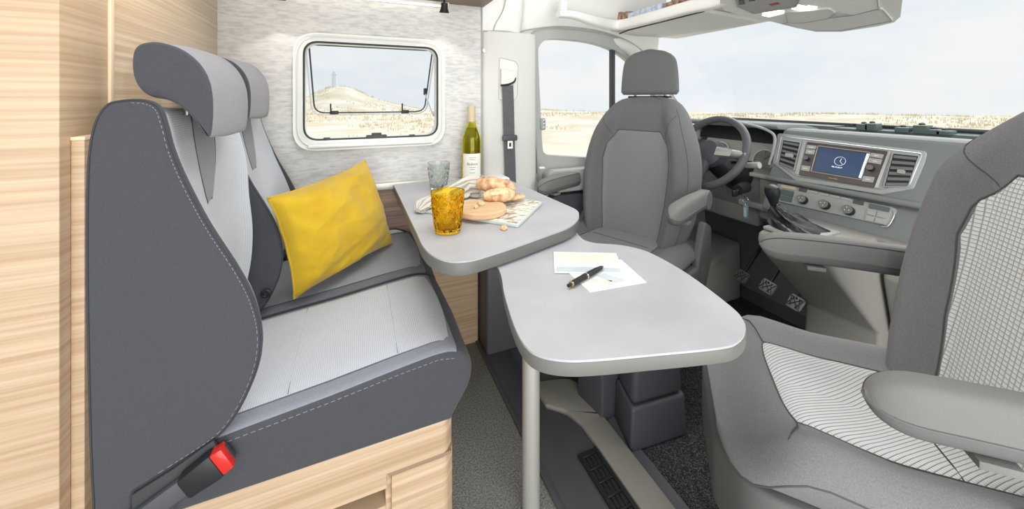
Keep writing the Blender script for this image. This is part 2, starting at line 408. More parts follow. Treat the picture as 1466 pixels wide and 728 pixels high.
gr = thing('floor_vent', 'long black slotted air vent let into the dark step beside the threshold', 'vent', (.634, .78, .003))
ringplate('frame', [(.603, .60), (.668, .60), (.668, .935), (.603, .935)], [(.612, .61), (.659, .61), (.659, .925), (.612, .925)], 'z', .003, .010, 'blackplastic', gr)
box('backing', (.605, .602, .0032), (.666, .93, .0042), 'rubber', gr, 0)
for i in range(8):
    y0 = .616 + i * .039
    for xx in (.623, .636, .649): box('slat', (xx - .0035, y0, .004), (xx + .0035, y0 + .030, .009), 'blackplastic', gr, .001, seg=1)
    box('crossbar', (.612, y0 + .031, .004), (.659, y0 + .038, .0095), 'blackplastic', gr, .001, seg=1)

# left wall (felt lining) with a rounded window opening
wx0, wx1, wz0, wz1 = -.214, .345, .868, 1.308                    # outer edge of the white window frame
ox0, ox1, oz0, oz1 = -.183, .318, .905, 1.278                    # clear opening
inner = roundpoly([(ox0, oz0), (ox1, oz0), (ox1, oz1), (ox0, oz1)], .055, 8)
def torect(p, c, x0, x1, z0, z1):
    d = Vector(p) - Vector(c); s = 1e9
    for k, lo, hi in ((0, x0, x1), (1, z0, z1)):
        if abs(d[k]) > 1e-9: s = min(s, ((hi if d[k] > 0 else lo) - c[k]) / d[k])
    return Vector(c) + d * s
def wallring(inn, x0, x1, z0, z1):
    c = (sum(p[0] for p in inn) / len(inn), sum(p[1] for p in inn) / len(inn)); o = [torect(p, c, x0, x1, z0, z1) for p in inn]
    for cr_ in ((x0, z0), (x1, z0), (x1, z1), (x0, z1)):
        i = min(range(len(o)), key=lambda i: (o[i] - Vector(cr_)).length); o[i] = Vector(cr_)
    return o
holeA = roundpoly([(ox0 - .012, oz0 - .012), (ox1 + .012, oz0 - .012), (ox1 + .012, oz1 + .012), (ox0 - .012, oz1 + .012)], .06, 8)
struct(ringplate('wall_left', wallring(holeA, -.45, .514, .727, 1.95), holeA, 'y', 1.57, 1.60, 'felt'))
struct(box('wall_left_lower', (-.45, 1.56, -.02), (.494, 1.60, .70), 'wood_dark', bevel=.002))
struct(box('trim_4', (-.45, 1.548, .70), (.514, 1.60, .728), 'alu', bevel=.004))
struct(box('trim_5', (-.45, 1.552, .0), (.49, 1.5605, .46), 'wood', bevel=.002))
struct(box('trim_6', (.510, 1.564, .727), (.516, 1.575, 1.95), 'liner_gray', bevel=.001))
# side window: frame, reveal, opened acrylic pane, catches, stay
win = thing('window_1', 'x', 'x', (0, 0, 0)); del win['label'], win['category']; win['kind'] = 'structure'
W = lambda i: roundpoly([(wx0 + i, wz0 + i), (wx1 - i, wz0 + i), (wx1 - i, wz1 - i), (wx0 + i, wz1 - i)], .082 - i * .4, 8)
ringplate('window_frame', W(0), W(.006), 'y', 1.552, 1.57, 'window_trim', win)
ringplate('frame_band', W(.006), [Vector(p) for p in inner], 'y', 1.556, 1.57, 'window_white', win)
tube('frame_step', [(p[0], 1.555, p[1]) for p in W(.014)], .0035, 'window_white', win, 6, closed=True)
box('sill', (wx0 + .05, 1.535, wz0 + .012), (wx1 - .05, 1.556, wz0 + .024), 'window_trim', win, .004)
ringplate('reveal', [Vector(p) for p in inner], roundpoly([(ox0 + .004, oz0 + .004), (ox1 - .004, oz0 + .004), (ox1 - .004, oz1 - .004), (ox0 + .004, oz1 - .004)], .052, 8), 'y', 1.57, 1.63, 'window_white', win)
tube('rubber_seal', [(p[0], 1.565, p[1]) for p in roundpoly([(ox0 + .003, oz0 + .003), (ox1 - .003, oz0 + .003), (ox1 - .003, oz1 - .003), (ox0 + .003, oz1 - .003)], .052, 8)], .004, 'rubber', win, 6, closed=True)
phi = math.radians(38); hy0, hz0 = 1.645, 1.285
def PW(x, s): return Vector((x, hy0 + s * math.sin(phi), hz0 - s * math.cos(phi)))
po = roundpoly([(-.185, 0), (.322, 0), (.322, .375), (-.185, .375)], [.01, .01, .055, .055], 8)
nn = Vector((0, math.cos(phi), math.sin(phi)))
vs = [PW(*p) for p in po]; n = len(vs); vs += [v + nn * .006 for v in vs]
mesh('pane', vs, [tuple(range(n)), tuple(range(2 * n - 1, n - 1, -1))] + [(i, (i + 1) % n, n + (i + 1) % n, n + i) for i in range(n)], 'acrylic', win)
po2 = roundpoly([(-.172, .01), (.310, .01), (.310, .36), (-.172, .36)], [.01, .01, .05, .05], 8)
tube('pane_rim', [PW(*p) - nn * .004 for p in po2], .0032, 'rubber', win, 6, closed=True)
tube('pane_edge', [PW(*p) for p in po], .0028, 'window_white', win, 6, closed=True)
for x in (-.095, .215):
    c = PW(x, .352) - nn * .012
    l_ = box('latch', c + Vector((-.016, -.006, -.008)), c + Vector((.02, .006, .008)), 'blackplastic', win, .003)
    tube('latch_lever', [c + Vector((-.010, 0, 0)), c + Vector((-.012, -.004, .018)), c + Vector((-.012, -.006, .040))], .0035, 'blackplastic', l_, 6)
tube('stay_arm', [(.306, 1.60, .99), PW(.300, .24) - nn * .01], .0045, 'silver', win, 8)
c = PW(.300, .23) - nn * .012; box('stay_bracket', c - Vector((.007, .007, .016)), c + Vector((.007, .007, .016)), 'blackplastic', win, .002)
box('catch', (.035, 1.556, oz0 - .002), (.112, 1.575, oz0 + .014), 'rubber', win, .003)
box('catch', (.055, 1.556, oz0 + .012), (.092, 1.575, oz0 + .022), 'rubber', win, .003)
for x in (-.115, .20): box('catch', (x, 1.556, oz0), (x + .022, 1.575, oz0 + .010), 'rubber', win, .002)

# rear partition, tall cabinet, low cabinet behind the bench
struct(box('wall_rear', (-.465, .965, 0), (-.442, 1.60, 1.95), 'wood_gloss', bevel=.001))
tc_ = thing('tall_cabinet', 'tall light wood cabinet at the left edge, behind the bench', 'cabinet', (-.85, 1.2, 0))
box('side_panel', (-1.3, .82, 0), (-.4352, .838, 1.95), 'wood', tc_, .0015)
box('front_panel', (-.448, .8205, 0), (-.435, .945, 1.95), 'wood', tc_, .001)
box('edge_strip', (-.448, .9455, 0), (-.431, .957, 1.95), 'wood_edge', tc_, .001)
lc = thing('low_cabinet', 'low light wood cabinet squeezed between bench backrest and tall cabinet', 'cabinet', (-.41, 1.2, 0))
box('carcass', (-.4345, .845, 0), (-.418, 1.545, .992), 'wood', lc, .001)
box('cover_board', (-.4347, .843, .992), (-.4165, 1.548, .998), 'wood_edge', lc, .001)
tube('round_cover', [(.13 + .085 * math.cos(a), 1.556, .455 + .085 * math.sin(a)) for a in [i * math.pi / 16 for i in range(32)]], .003, 'rubber', None, 6, closed=True)
o = bpy.data.objects['round_cover']; tag(o, 'cream round cover with dark rim low on the wall beside the pillow', 'cover')
lathe('cap', [(0, 0), (.083, 0), (.080, -.006), (0, -.008)], (.13, 1.557, .455), 'paper', o, 32, axis=Rx(math.pi / 2 * -1) @ Matrix.Identity(3))

# overhead cabinet above the side window, spot lamps, light rail
oc = thing('overhead_cabinet', 'overhead wood cabinet whose underside shows above the side window', 'cabinet', (.03, 1.4, 1.478))
box('carcass', (-.43, 1.27, 1.478), (.52, 1.568, 1.85), 'wood', oc, .002)
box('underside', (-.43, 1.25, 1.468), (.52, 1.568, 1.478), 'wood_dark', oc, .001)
lr = box('light_rail', (-.42, 1.535, 1.452), (.36, 1.565, 1.467), 'window_trim'); tag(lr, 'slim white light rail along the top edge of the felt wall', 'light')
box('diffuser', (-.41, 1.538, 1.4495), (.35, 1.560, 1.4525), 'railglow', lr, 0)
def spot(x, y, z, label):
    s = thing('spot_lamp', label, 'lamp', (x, y, z), group='ceiling spots')
    lathe('mount', [(.014, .062), (.014, .045), (.006, .043)], (x, y, z), 'blackplastic', s, 16)
    tube('arm', [(x, y, z + .045), (x, y, z + .02)], .004, 'blackplastic', s)
    M_ = Rx(math.radians(10))
    lathe('shade', [(.004, .026), (.013, .024), (.014, .004), (.020, -.014), (.0185, -.014), (.012, .003)], (x, y, z), 'blackplastic', s, 20, axis=M_)
    lathe('bulb', [(.0001, -.010), (.0175, -.011), (.012, .0)], (x, y, z), 'lampglow', s, 20, axis=M_)
    ld = bpy.data.lights.new('spot_light', 'SPOT'); ld.energy = .7; ld.spot_size = 1.7; ld.shadow_soft_size = .015; ld.color = (1, .96, .88)
    lo = bpy.data.objects.new('spot_light', ld); COL.objects.link(lo); lo.parent = s; lo.location = (0, 0, -.018)
p = P(636, 11, Y=1.47); spot(p.x, p.y, 1.420, 'small black spot lamp above the right end of the side window')
p = P(400, -6, Y=1.47); spot(p.x, p.y, p.z, 'small black spot lamp above the left end of the side window')
struct(box('ceiling', (-1.3, -.2, 1.95), (1.9, 1.62, 1.99), 'ceiling', bevel=0))

# ------------------------------------------------------------------ pillar and cab shell
bp = [(.516, 1.60), (.516, 1.558), (.54, 1.548), (.74, 1.548), (.775, 1.56), (.805, 1.62), (.805, 1.74), (.516, 1.74)]
struct(prism('wall_pillar', bp, 'z', .36, 1.365, 'pillar', bevel=.008, seg=3))
ft = roundpoly([(.497, 1.45), (.640, 1.45), (.70, 1.50), (.80, 1.56), (.80, 1.74), (.497, 1.74)], [.015, .03, .03, .02, 0, 0], 4)
struct(prism('baseboard_pillar', ft, 'z', 0, .355, 'steptrim', bevel=.006))
struct(box('trim_7', (.50, 1.465, .35), (.61, 1.56, .725), 'liner', bevel=.012, seg=3))
# headliner above the pillar and door arch
arch_px = [(745, 45), (765, 41), (800, 38), (850, 43), (890, 55), (915, 70), (936, 90)]
ap = [P(x, y, Y=1.655) for x, y in arch_px]
low = [Vector((.516, 1.56, 1.361)), Vector((.62, 1.56, 1.367)), Vector((.70, 1.58, 1.365))] + ap
low = smoothline(low, 6)
def hl(u, v):
    v = v * 1.04 - .04
    t = u * (len(low) - 1); i = min(int(t), len(low) - 2); b = low[i].lerp(low[i + 1], t - i)
    return (b.x, b.y - .14 * v - .06 * v * v - .012 * math.sin(math.pi * min(1, v * 4)), b.z + .62 * v), (u, v)
struct(patch('wall_headliner', hl, 60, 14, 'liner'))
tube('trim_8', [q + Vector((0, -.006, -.001)) for q in low], .0035, 'liner_gray', None, 6); struct(bpy.data.objects['trim_8'])
tube('trim_9', smoothline([P(706, 47, Y=1.552), P(709, 35, Y=1.545), P(720, 15, Y=1.52), P(725, -5, Y=1.50)], 6), .0022, 'liner_gray', None, 6); struct(bpy.data.objects['trim_9'])
sc_ = lathe('screw_cap', [(0, .004), (.010, .003), (.012, 0)], P(694, 72, Y=1.556), 'silver', None, 16, axis=Rx(math.pi / 2)); tag(sc_, 'round metal cap high on the pillar edge beside the felt wall', 'fitting')
# driver's door: window frame band, quarter-light bar, panel
dr = thing('door_1', 'x', 'x'); del dr['label'], dr['category']; dr['kind'] = 'structure'
op = [(769, 80), (771, 66), (780, 58), (800, 56), (845, 61), (880, 73), (905, 92), (925, 118), (945, 150), (960, 180), (958, 232), (900, 228), (840, 225), (790, 222), (779, 219), (775, 208), (772, 150)]
oi = [P(x, y, Y=1.665) for x, y in op]; oi = [(q.x, q.z) for q in oi]
on_px = [(757, 70), (759, 52), (768, 44), (800, 41), (850, 46), (890, 58), (922, 80), (945, 108), (965, 140), (985, 175), (985, 262), (905, 262), (845, 262), (790, 262), (772, 262), (769, 225), (762, 150)]
oo = [P(x, y, Y=1.655) for x, y in on_px]; oo = [(q.x, q.z) for q in oo]
oi = smoothline([(a, b, 0) for a, b in oi], 4, True); oo = smoothline([(a, b, 0) for a, b in oo], 4, True)
ringplate('window_frame', [(q.x, q.y) for q in oo], [(q.x, q.y) for q in oi], 'y', 1.652, 1.70, 'door_gray', dr)
tube('window_seal', [(q.x, 1.652, q.y) for q in oo], .004, 'liner_gray', dr, 6, closed=True)
a_, b_ = P(875.5, 66, Y=1.68), P(875.5, 232, Y=1.68); box('divider_bar', (a_.x - .011, 1.66, b_.z), (a_.x + .011, 1.69, a_.z), 'rubber', dr, .004)
vs = [(q.x, 1.682, q.y) for q in oi]; mesh('pane', vs, [tuple(range(len(vs)))], 'pane', dr)
box('door_panel', (.80, 1.655, .0), (2.30, 1.74, .69), 'door_gray', dr, .01)
shelf = prism('armrest', roundpoly([(.86, .600), (.855, .690), (.89, .712), (1.7, .705), (1.7, .60)], [.01, .03, .02, 0, 0], 4), 'y', 1.585, 1.66, 'liner_gray', dr, .010, 3)
prism('door_pocket', roundpoly([(.83, .10), (.83, .50), (.90, .585), (1.7, .58), (1.7, .10)], [.01, .04, .04, 0, 0], 4), 'y', 1.60, 1.66, 'darkplastic', dr, .012, 3)
q = P(777, 177, Y=1.65); hb = box('door_handle', q - Vector((.014, .012, .032)), q + Vector((.013, .004, .030)), 'liner_gray', dr, .008, seg=3)
for dz in (-.017, 0, .017): box('button', q + Vector((-.004, -.016, dz - .005)), q + Vector((.008, -.010, dz + .005)), 'silver', hb, .002)
q = P(775, 240, Y=1.60); box('lock_pin', q - Vector((.012, .01, .004)), q + Vector((.016, .01, .004)), 'window_trim', dr, .002)
# A pillar and windscreen
struct(tube('wall_a_pillar', smoothline([P(820, 40, Y=1.74), P(860, 52, Y=1.70), P(893, 66, Y=1.665), P(912, 80, Y=1.64), P(940, 120, Y=1.62), P(975, 185, Y=1.60), (2.0, 1.58, .85)], 6), .034, 'liner', None, 12))
ws = thing('window_2', 'x', 'x'); del ws['label'], ws['category']; ws['kind'] = 'structure'
mesh('windscreen', [(2.18, 1.60, .90), (2.18, -.30, .90), (1.66, -.30, 1.47), (1.66, 1.60, 1.47)], [(0, 1, 2, 3)], 'pane', ws)
# visor box / shelf above the windscreen
struct(box('wall_header', (1.60, -.20, 1.41), (1.72, 1.62, 1.50), 'liner', bevel=.01))
struct(mesh('trim_10', [(1.27, 1.66, 1.432), (1.27, -.2, 1.425), (1.62, -.2, 1.405), (1.62, 1.66, 1.415), (1.27, 1.66, 1.442), (1.27, -.2, 1.435), (1.62, -.2, 1.42), (1.62, 1.66, 1.43)], [(0, 1, 2, 3), (7, 6, 5, 4), (0, 4, 5, 1), (2, 6, 7, 3), (0, 3, 7, 4), (1, 5, 6, 2)], 'visor'))
struct(box('wall_front_upper', (1.68, -.2, 1.45), (1.72, 1.62, 1.95), 'cabvoid', bevel=0))
lp = smoothline([P(799, 20, Y=1.50), P(822, 22, Y=1.50), P(850, 30, Y=1.51), P(885, 36, X=1.24), P(930, 26, X=1.245), P(985, 11, X=1.25), P(1040, -3, X=1.25), (1.25, .7, 1.475), (1.25, -.15, 1.475)], 6)
def sect(path, hw, hh, name, m, parent=None):
    R_ = []
    for i, q in enumerate(path):
        t = (path[min(i + 1, len(path) - 1)] - path[max(i - 1, 0)]).normalized(); sd_ = t.cross(Vector((0, 0, 1))).normalized()
        pw, ph = (hw[i], hh[i]) if isinstance(hw, list) else (hw, hh)
        R_.append([q + sd_ * (pw * math.copysign(abs(math.cos(a)) ** .6, math.cos(a))) + Vector((0, 0, ph * math.copysign(abs(math.sin(a)) ** .6, math.sin(a)))) for a in [k * math.pi / 8 for k in range(16)]])
    return loft(name, R_, m, parent)
hhs = [.016 + .010 * sstep(0, .4, i / (len(lp) - 1)) for i in range(len(lp))]
sh = sect(lp, [.022] * len(lp), hhs, 'overhead_shelf', 'liner'); tag(sh, 'long pale overhead shelf lip with curved end above the cab windscreen', 'shelf')
q = P(806, 10, Y=1.52); box('end_bracket', q - Vector((.02, .02, .022)), q + Vector((.014, .03, .028)), 'liner', sh, .008)
box('shelf_floor', (1.25, .0, 1.448), (1.68, 1.55, 1.455), 'visor', sh, 0)
for (x0, y0, x1, y1, m, lb, nm) in ((868, 20, 892, 34, 'magazine_red', 'crumpled reddish brown booklet at the left end of the overhead shelf', 'booklet'),
                                (894, 19, 903, 30, 'magazine_dark', 'dark thin booklet standing between red booklet and blue one on the overhead shelf', 'booklet'),
                                (903, 8, 952, 28, 'magazine_blue', 'pale blue magazine lying in the middle of the overhead shelf', 'magazine'),
                                (954, 2, 978, 14, 'magazine_dark', 'dark patterned magazine on the overhead shelf right of the blue one', 'magazine')):
    a_, b_ = P(x0, y1, X=1.32), P(x1, y0, X=1.32); zc = 1.456
    n_ = box(nm, (1.30, min(a_.y, b_.y), zc), (1.42, max(a_.y, b_.y), max(a_.z, b_.z) + .012), m, None, .004); tag(n_, lb, nm)
    box('pages', (1.302, min(a_.y, b_.y) + .003, zc + .002), (1.418, max(a_.y, b_.y) - .003, max(a_.z, b_.z) + .010), 'paper', n_, .002, )
vz = thing('sun_visor', 'pale grey sun visor folded up above the steering wheel', 'visor', (1.44, 1.3, 1.40))
vo = [P(889, 47, X=1.30), P(1008, 17, X=1.30), P(1050, 24, X=1.44), P(1085, 31, X=1.56), P(1062, 37, X=1.59), P(936, 55, X=1.59), P(905, 52, X=1.42)]
vo = [Vector((v.x, min(v.y, 1.63), v.z)) for v in vo]
rv = roundpoly([tuple(v) for v in vo], .02, 4); n = len(rv)
mesh('visor_board', [v for v in rv] + [v + Vector((0, 0, .014)) for v in rv], [tuple(range(n)), tuple(range(2 * n - 1, n - 1, -1))] + [(i, (i + 1) % n, n + (i + 1) % n, n + i) for i in range(n)], 'visor', vz, False)
tube('slot_edge', [P(887, 48, X=1.295), P(900, 43, X=1.295), P(960, 28, X=1.295), P(1008, 16, X=1.295)], .0035, 'seam', vz, 6)
q = P(930, 57, X=1.55); tube('pivot', [q + Vector((0, .03, 0)), q - Vector((0, .03, .004))], .011, 'silver', vz, 10)
# overhead console
def Pc(px, py, dn=0.0):                                          # on the console's sloping underside
    a = (px - 733) / F; b = -(py - HY) / F; kx = SY + a * CY; ky = CY - a * SY
    # ZC + b d = 1.41 -.19 (kx d - 1.3) + .174 (ky d - 1.03) - dn
    d = (1.41 + .19 * 1.3 - .174 * 1.03 - dn - ZC) / (b + .19 * kx - .174 * ky); return Vector((kx * d, ky * d, ZC + b * d))
ov = thing('overhead_console', 'pale grey overhead console with lamps and sunglasses compartment above the windscreen', 'console', (1.4, .75, 1.33))
cpx = [(1030, -30), (1031, 5), (1037, 15), (1060, 22), (1105, 31), (1140, 40), (1168, 45.5), (1205, 45.5), (1255, 38), (1280, 32), (1289, 24), (1292, 0), (1294, -30)]
cb = [Pc(*p) for p in cpx]; n = len(cb)
mesh('housing', cb + [v + Vector((0, 0, .09)) for v in cb], [tuple(range(n)), tuple(range(2 * n - 1, n - 1, -1))] + [(i, (i + 1) % n, n + (i + 1) % n, n + i) for i in range(n)], 'liner', ov, True, sharp=40)
def cslab(name, pxs, m, dn, parent, r=0):
    b0 = [Pc(*p, dn) for p in pxs]; b0 = roundpoly([tuple(v) for v in b0], r, 4) if r else b0; n = len(b0)
    return mesh(name, list(b0) + [v + Vector((0, 0, dn + .004)) for v in b0], [tuple(range(n)), tuple(range(2 * n - 1, n - 1, -1))] + [(i, (i + 1) % n, n + (i + 1) % n, n + i) for i in range(n)], m, parent)
cslab('lamp_panel', [(1050, -12), (1056, 10), (1078, 20), (1140, 10), (1150, -12)], 'liner_gray', .006, ov, .01)
cslab('lower_shell', [(1118, 34), (1168, 44), (1205, 44), (1278, 30), (1262, 12), (1222, 22)], 'visor', .006, ov, .008)
cslab('right_panel', [(1140, 5), (1150, -12), (1255, -12), (1258, 13), (1222, 22)], 'liner', .006, ov, .008)
fl = cslab('sunglasses_flap', [(1124, 19), (1170, 15), (1188, 14), (1196, 20), (1185, 27), (1150, 33), (1128, 33)], 'visor', .014, ov, .01)
for pts_, dn_c, pr_ in (([(1124, 19), (1170, 15), (1188, 14), (1196, 20), (1185, 27), (1150, 33), (1128, 33)], .015, fl), ([(1050, -12), (1056, 10), (1078, 20), (1140, 10), (1150, -12)], .007, ov),
                  ([(1118, 34), (1168, 44), (1205, 44), (1278, 30), (1262, 12), (1222, 22)], .007, ov), ([(1140, 5), (1150, -12), (1255, -12), (1258, 13), (1222, 22)], .007, ov)):
    tube('edge_line', [tuple(v) for v in roundpoly([tuple(Pc(*p, dn_c)) for p in pts_], .01, 4)], .0014, 'door_gray', pr_, 5, closed=True)
for i in range(4):
    cslab('grille_slot', [(1057.5 + i * .3, -1 + i * 2.3), (1065 + i * .6, -2 + i * 2.3), (1065 + i * .6, -.8 + i * 2.3), (1057.5 + i * .3, .2 + i * 2.3)], 'rubber', .008, ov)
    if i < 2: cslab('grille_slot', [(1071 + i, -1 + i * 2.3), (1080 + i, -2 + i * 2.3), (1080 + i, -.8 + i * 2.3), (1071 + i, .2 + i * 2.3)], 'rubber', .008, ov)
cslab('red_button', [(1101, 6.8), (1113, 4.2), (1116, 6), (1105, 8.8)], 'redmat', .008, ov)
cslab('reading_lamp', [(1091, 22.5), (1108, 18.5), (1122, 19.5), (1101, 24.5)], 'lampglow', .010, ov)
cslab('reading_lamp', [(1133, 13), (1152, 9), (1170, 11.5), (1146, 16)], 'lampglow', .010, ov)

# ------------------------------------------------------------------ dashboard
SL = .53
def Pd(px, py, out_=0.0, X0=1.75, Z0=.88, sl=SL):                # on the leaning dash face, out_ metres towards the seats
    a = (px - 733) / F; b = -(py - HY) / F; kx = SY + a * CY; ky = CY - a * SY
    d = (X0 - out_ - sl * (Z0 - ZC)) / (kx - sl * b); return Vector((kx * d, ky * d, ZC + b * d))
NF = Vector((-1, 0, SL)).normalized()
def dslab(name, pxs, m, h0, h1, parent, r=0, bevel=0, X0=1.75, Z0=.88):
    b0 = [Pd(*p, h1, X0, Z0) for p in pxs]; b0 = roundpoly([tuple(v) for v in b0], r, 4) if r else b0; n = len(b0)
    vs = list(b0) + [v - NF * (h1 - h0) for v in b0]
    return bev(name, vs, [tuple(range(n)), tuple(range(2 * n - 1, n - 1, -1))] + [(i, (i + 1) % n, n + (i + 1) % n, n + i) for i in range(n)], m, parent, bevel, 2)
da = thing('dashboard', 'wide grey van dashboard below the windscreen', 'dashboard', (1.75, .75, .05))
prof = [(2.2, .89), (1.85, .930), (1.785, .930), (1.765, .918), (1.667, .73), (1.655, .715), (1.675, .708), (1.668, .698), (1.617, .600), (1.618, .585), (1.64, .578), (1.84, .585), (1.86, .30), (2.0, .0), (2.2, .0)]
prism('main_body', prof, 'y', -.15, 1.06, 'dashpad', da, .006, 2)
profL = [(2.2, .89), (1.90, .945), (1.73, .950), (1.715, .938), (1.735, .925), (1.86, .915), (1.865, .835), (1.80, .745), (1.72, .735), (1.70, .72), (1.69, .58), (1.72, .50), (1.92, .46), (1.95, .0), (2.2, .0)]
prism('driver_side_body', profL, 'y', 1.058, 1.60, 'dashpad', da, .006, 2)
hood = [P(1018, 171, X=1.70), P(1050, 174, X=1.70), P(1080, 180, X=1.705), P(1100, 187, X=1.715), P(1109, 196, X=1.72), P(1107, 215, X=1.71), P(1101, 236, X=1.69)]
tube('hood_rim', smoothline(hood, 6), .0065, 'dashface', da, 8)
tube('top_line', [(1.772, y, .921) for y in (-.14, 1.05)], .0035, 'dashface', da, 6)
tube('lower_roll', [(1.655, y, .719) for y in (-.14, 1.06)], .010, 'dashpad', da, 8)
bez = [(1113, 190), (1327, 216), (1323, 232), (1307, 269), (1262, 278), (1138, 258), (1106, 233)]
dslab('bezel', bez, 'dashface', 0, .012, da, .012, .003)
def rim(name, pxs, out_, rad, m, parent, r=.008): return tube(name, [tuple(v) for v in roundpoly([tuple(Pd(*p, out_)) for p in pxs], r, 4)], rad, m, parent, 6, closed=True)
rim('silver_trim', [(1119, 195), (1320, 220), (1315, 233), (1302, 264), (1261, 271), (1140, 252), (1112, 232)], .0125, .0022, 'silver', da)
def vent(pxs, n_, nm):
    v = dslab(nm, pxs, 'blackplastic', .010, .016, da, .004)
    rim('rim', pxs, .016, .0022, 'dashface', v, .004)
    tl, tr, br, bl = [Vector(p) for p in pxs]
    for i in range(n_):
        t = (i + .55) / n_; a_ = tl.lerp(bl, t); b_ = tr.lerp(br, t); h = (bl - tl).length / n_ * .24
        a_ = a_.lerp(b_, .07); b_ = b_.lerp(a_, .07)
        dslab('slat', [(a_.x, a_.y - h), (b_.x, b_.y - h), (b_.x - h * .3, b_.y + h), (a_.x - h * .3, a_.y + h)], 'armrest', .014, .020, v)
    m_ = (tl + tr + br + bl) / 4; dslab('slider', [(m_.x - 5, m_.y - 2), (m_.x + 5, m_.y - 1), (m_.x + 4, m_.y + 4), (m_.x - 6, m_.y + 3)], 'liner_gray', .016, .028, v, .002)
vent([(1121, 200), (1146, 204), (1136.5, 244), (1114, 235)], 6, 'air_vent')
vent([(1278, 219), (1316, 223), (1300, 267), (1265, 267)], 6, 'air_vent')
dslab('pillar_strip', [(1150, 201), (1155, 202), (1143, 250), (1138, 248)], 'silver', .011, .0145, da)
dslab('pillar_strip', [(1272, 215), (1276, 216), (1257, 268), (1252, 268)], 'silver', .011, .0145, da)
rd = dslab('radio', [(1156, 203), (1270, 216), (1250, 268), (1144, 250)], 'radio', .011, .018, da, .003)
sc2 = dslab('screen', [(1173, 211), (1241, 220.5), (1230, 254.5), (1164.5, 243.5)], 'screen', .017, .0195, rd)
rim('screen_rim', [(1171, 208.5), (1245, 218), (1232.5, 257), (1161, 245)], .019, .0016, 'liner_gray', rd, .003)
dslab('screen_bar', [(1241, 219.5), (1245, 220), (1233, 254.5), (1229, 254)], 'screen_white', .018, .0205, sc2)
cc = Pd(1202.5, 230.5, .0205); ex = (Pd(1215, 232, .0205) - Pd(1190, 228.6, .0205)).normalized(); ey = (Vector((SL, 0, 1)).normalized())
MS = Matrix((ex, ey, NF)).transposed()
rr_ = .0175
tube('clock_ring', [cc + ex * rr_ * math.cos(a) + ey * rr_ * math.sin(a) for a in [k * math.pi / 16 for k in range(32)]], .0006, 'screen_white', sc2, 4, closed=True)
for ang, ln in ((math.radians(75), .012), (math.radians(-48), .0135)):
    tube('clock_hand', [cc, cc + ex * ln * math.cos(ang) + ey * ln * math.sin(ang)], .0007, 'screen_white', sc2, 4)
text('date', '08.12.2017', cc - ey * .026 - ex * .004, .0075, 'screen_white', sc2, MS)
for pxs in ([(1155.5, 207), (1169, 208.5), (1167, 213.5), (1154.3, 212)], [(1154.2, 213), (1167, 214.5), (1165, 221), (1152.5, 219.5)], [(1147.5, 236), (1160, 238), (1158, 245), (1146.5, 243)],
            [(1247, 218.5), (1265, 221), (1262.5, 226.5), (1245, 224)], [(1244.5, 225.5), (1262.5, 228), (1260, 235), (1242.5, 232)], [(1236, 251.5), (1252, 253.5), (1249, 261), (1233.5, 259)]):
    bt = dslab('button', pxs, 'button', .017, .021, rd, .001)
    m_ = Vector(pxs[0]).lerp(Vector(pxs[2]), .5); dslab('mark', [(m_.x - 3, m_.y - .6), (m_.x + 3, m_.y - .2), (m_.x + 3, m_.y + .7), (m_.x - 3, m_.y + .3)], 'white', .0205, .0215, bt)
MK = NF.to_track_quat('Z', 'Y').to_matrix()
def knob(c, r, h, name, parent, ringm='armrest', face='darkplastic'):
    k = lathe(name, [(r, -.004), (r, h * .7), (r * .93, h), (0, h)], c, 'blackplastic', parent, 24, axis=MK)
    lathe('knob_ring', [(r * .80, h - .001), (r * .96, h - .001), (r * .96, h + .0015), (r * .80, h + .0015)], c, ringm, k, 24, axis=MK)
    lathe('knob_face', [(r * .78, h - .001), (r * .78, h + .001), (0, h + .001)], c, face, k, 20, axis=MK); return k
knob(Pd(1156, 227.5, .018), .0085, .014, 'knob', rd); knob(Pd(1247.5, 241.5, .018), .0100, .014, 'knob', rd)
dslab('logo', [(1186, 253.7), (1199, 256), (1199, 256.8), (1186, 254.5)], 'gold', .0175, .0185, rd)
# climate panel
CX, CZ = 1.668, .70
cps = [(1113, 262), (1143, 268), (1240, 289), (1277, 296), (1284, 300), (1276, 317), (1268, 322), (1236, 315), (1110, 287)]
cl = dslab('climate_panel', cps, 'dashface', 0, .006, da, .003, .001, CX, CZ)
for (x, y) in ((1150.5, 286.5), (1182, 294), (1216.5, 302)):
    c = Pd(x, y, .006, CX, CZ); k = knob(c, .0165, .020, 'climate_knob', cl)
    for j in range(3):
        an = j * 2.1 + x; cm = c + NF * .0218 + MK @ Vector((math.cos(an) * .007, math.sin(an) * .007, 0)); lathe('mark', [(.0016, 0), (.0016, .0006), (0, .0006)], cm, 'white', k, 8, axis=MK)
for i in range(4):
    x0 = 1157 + i * 15.7; y0 = 271.3 + i * 3.35
    dslab('button', [(x0, y0), (x0 + 14.4, y0 + 3.1), (x0 + 13.4, y0 + 6), (x0 - .8, y0 + 2.9)], 'dashlight', .006, .009, cl, 0, 0, CX, CZ)
dslab('display', [(1144.5, 268.5), (1155.5, 271), (1154, 275.5), (1143, 273)], 'radio', .006, .008, cl, 0, 0, CX, CZ)
dslab('display', [(1222, 285), (1237, 288.5), (1235.5, 294), (1220.5, 290.5)], 'radio', .006, .008, cl, 0, 0, CX, CZ)
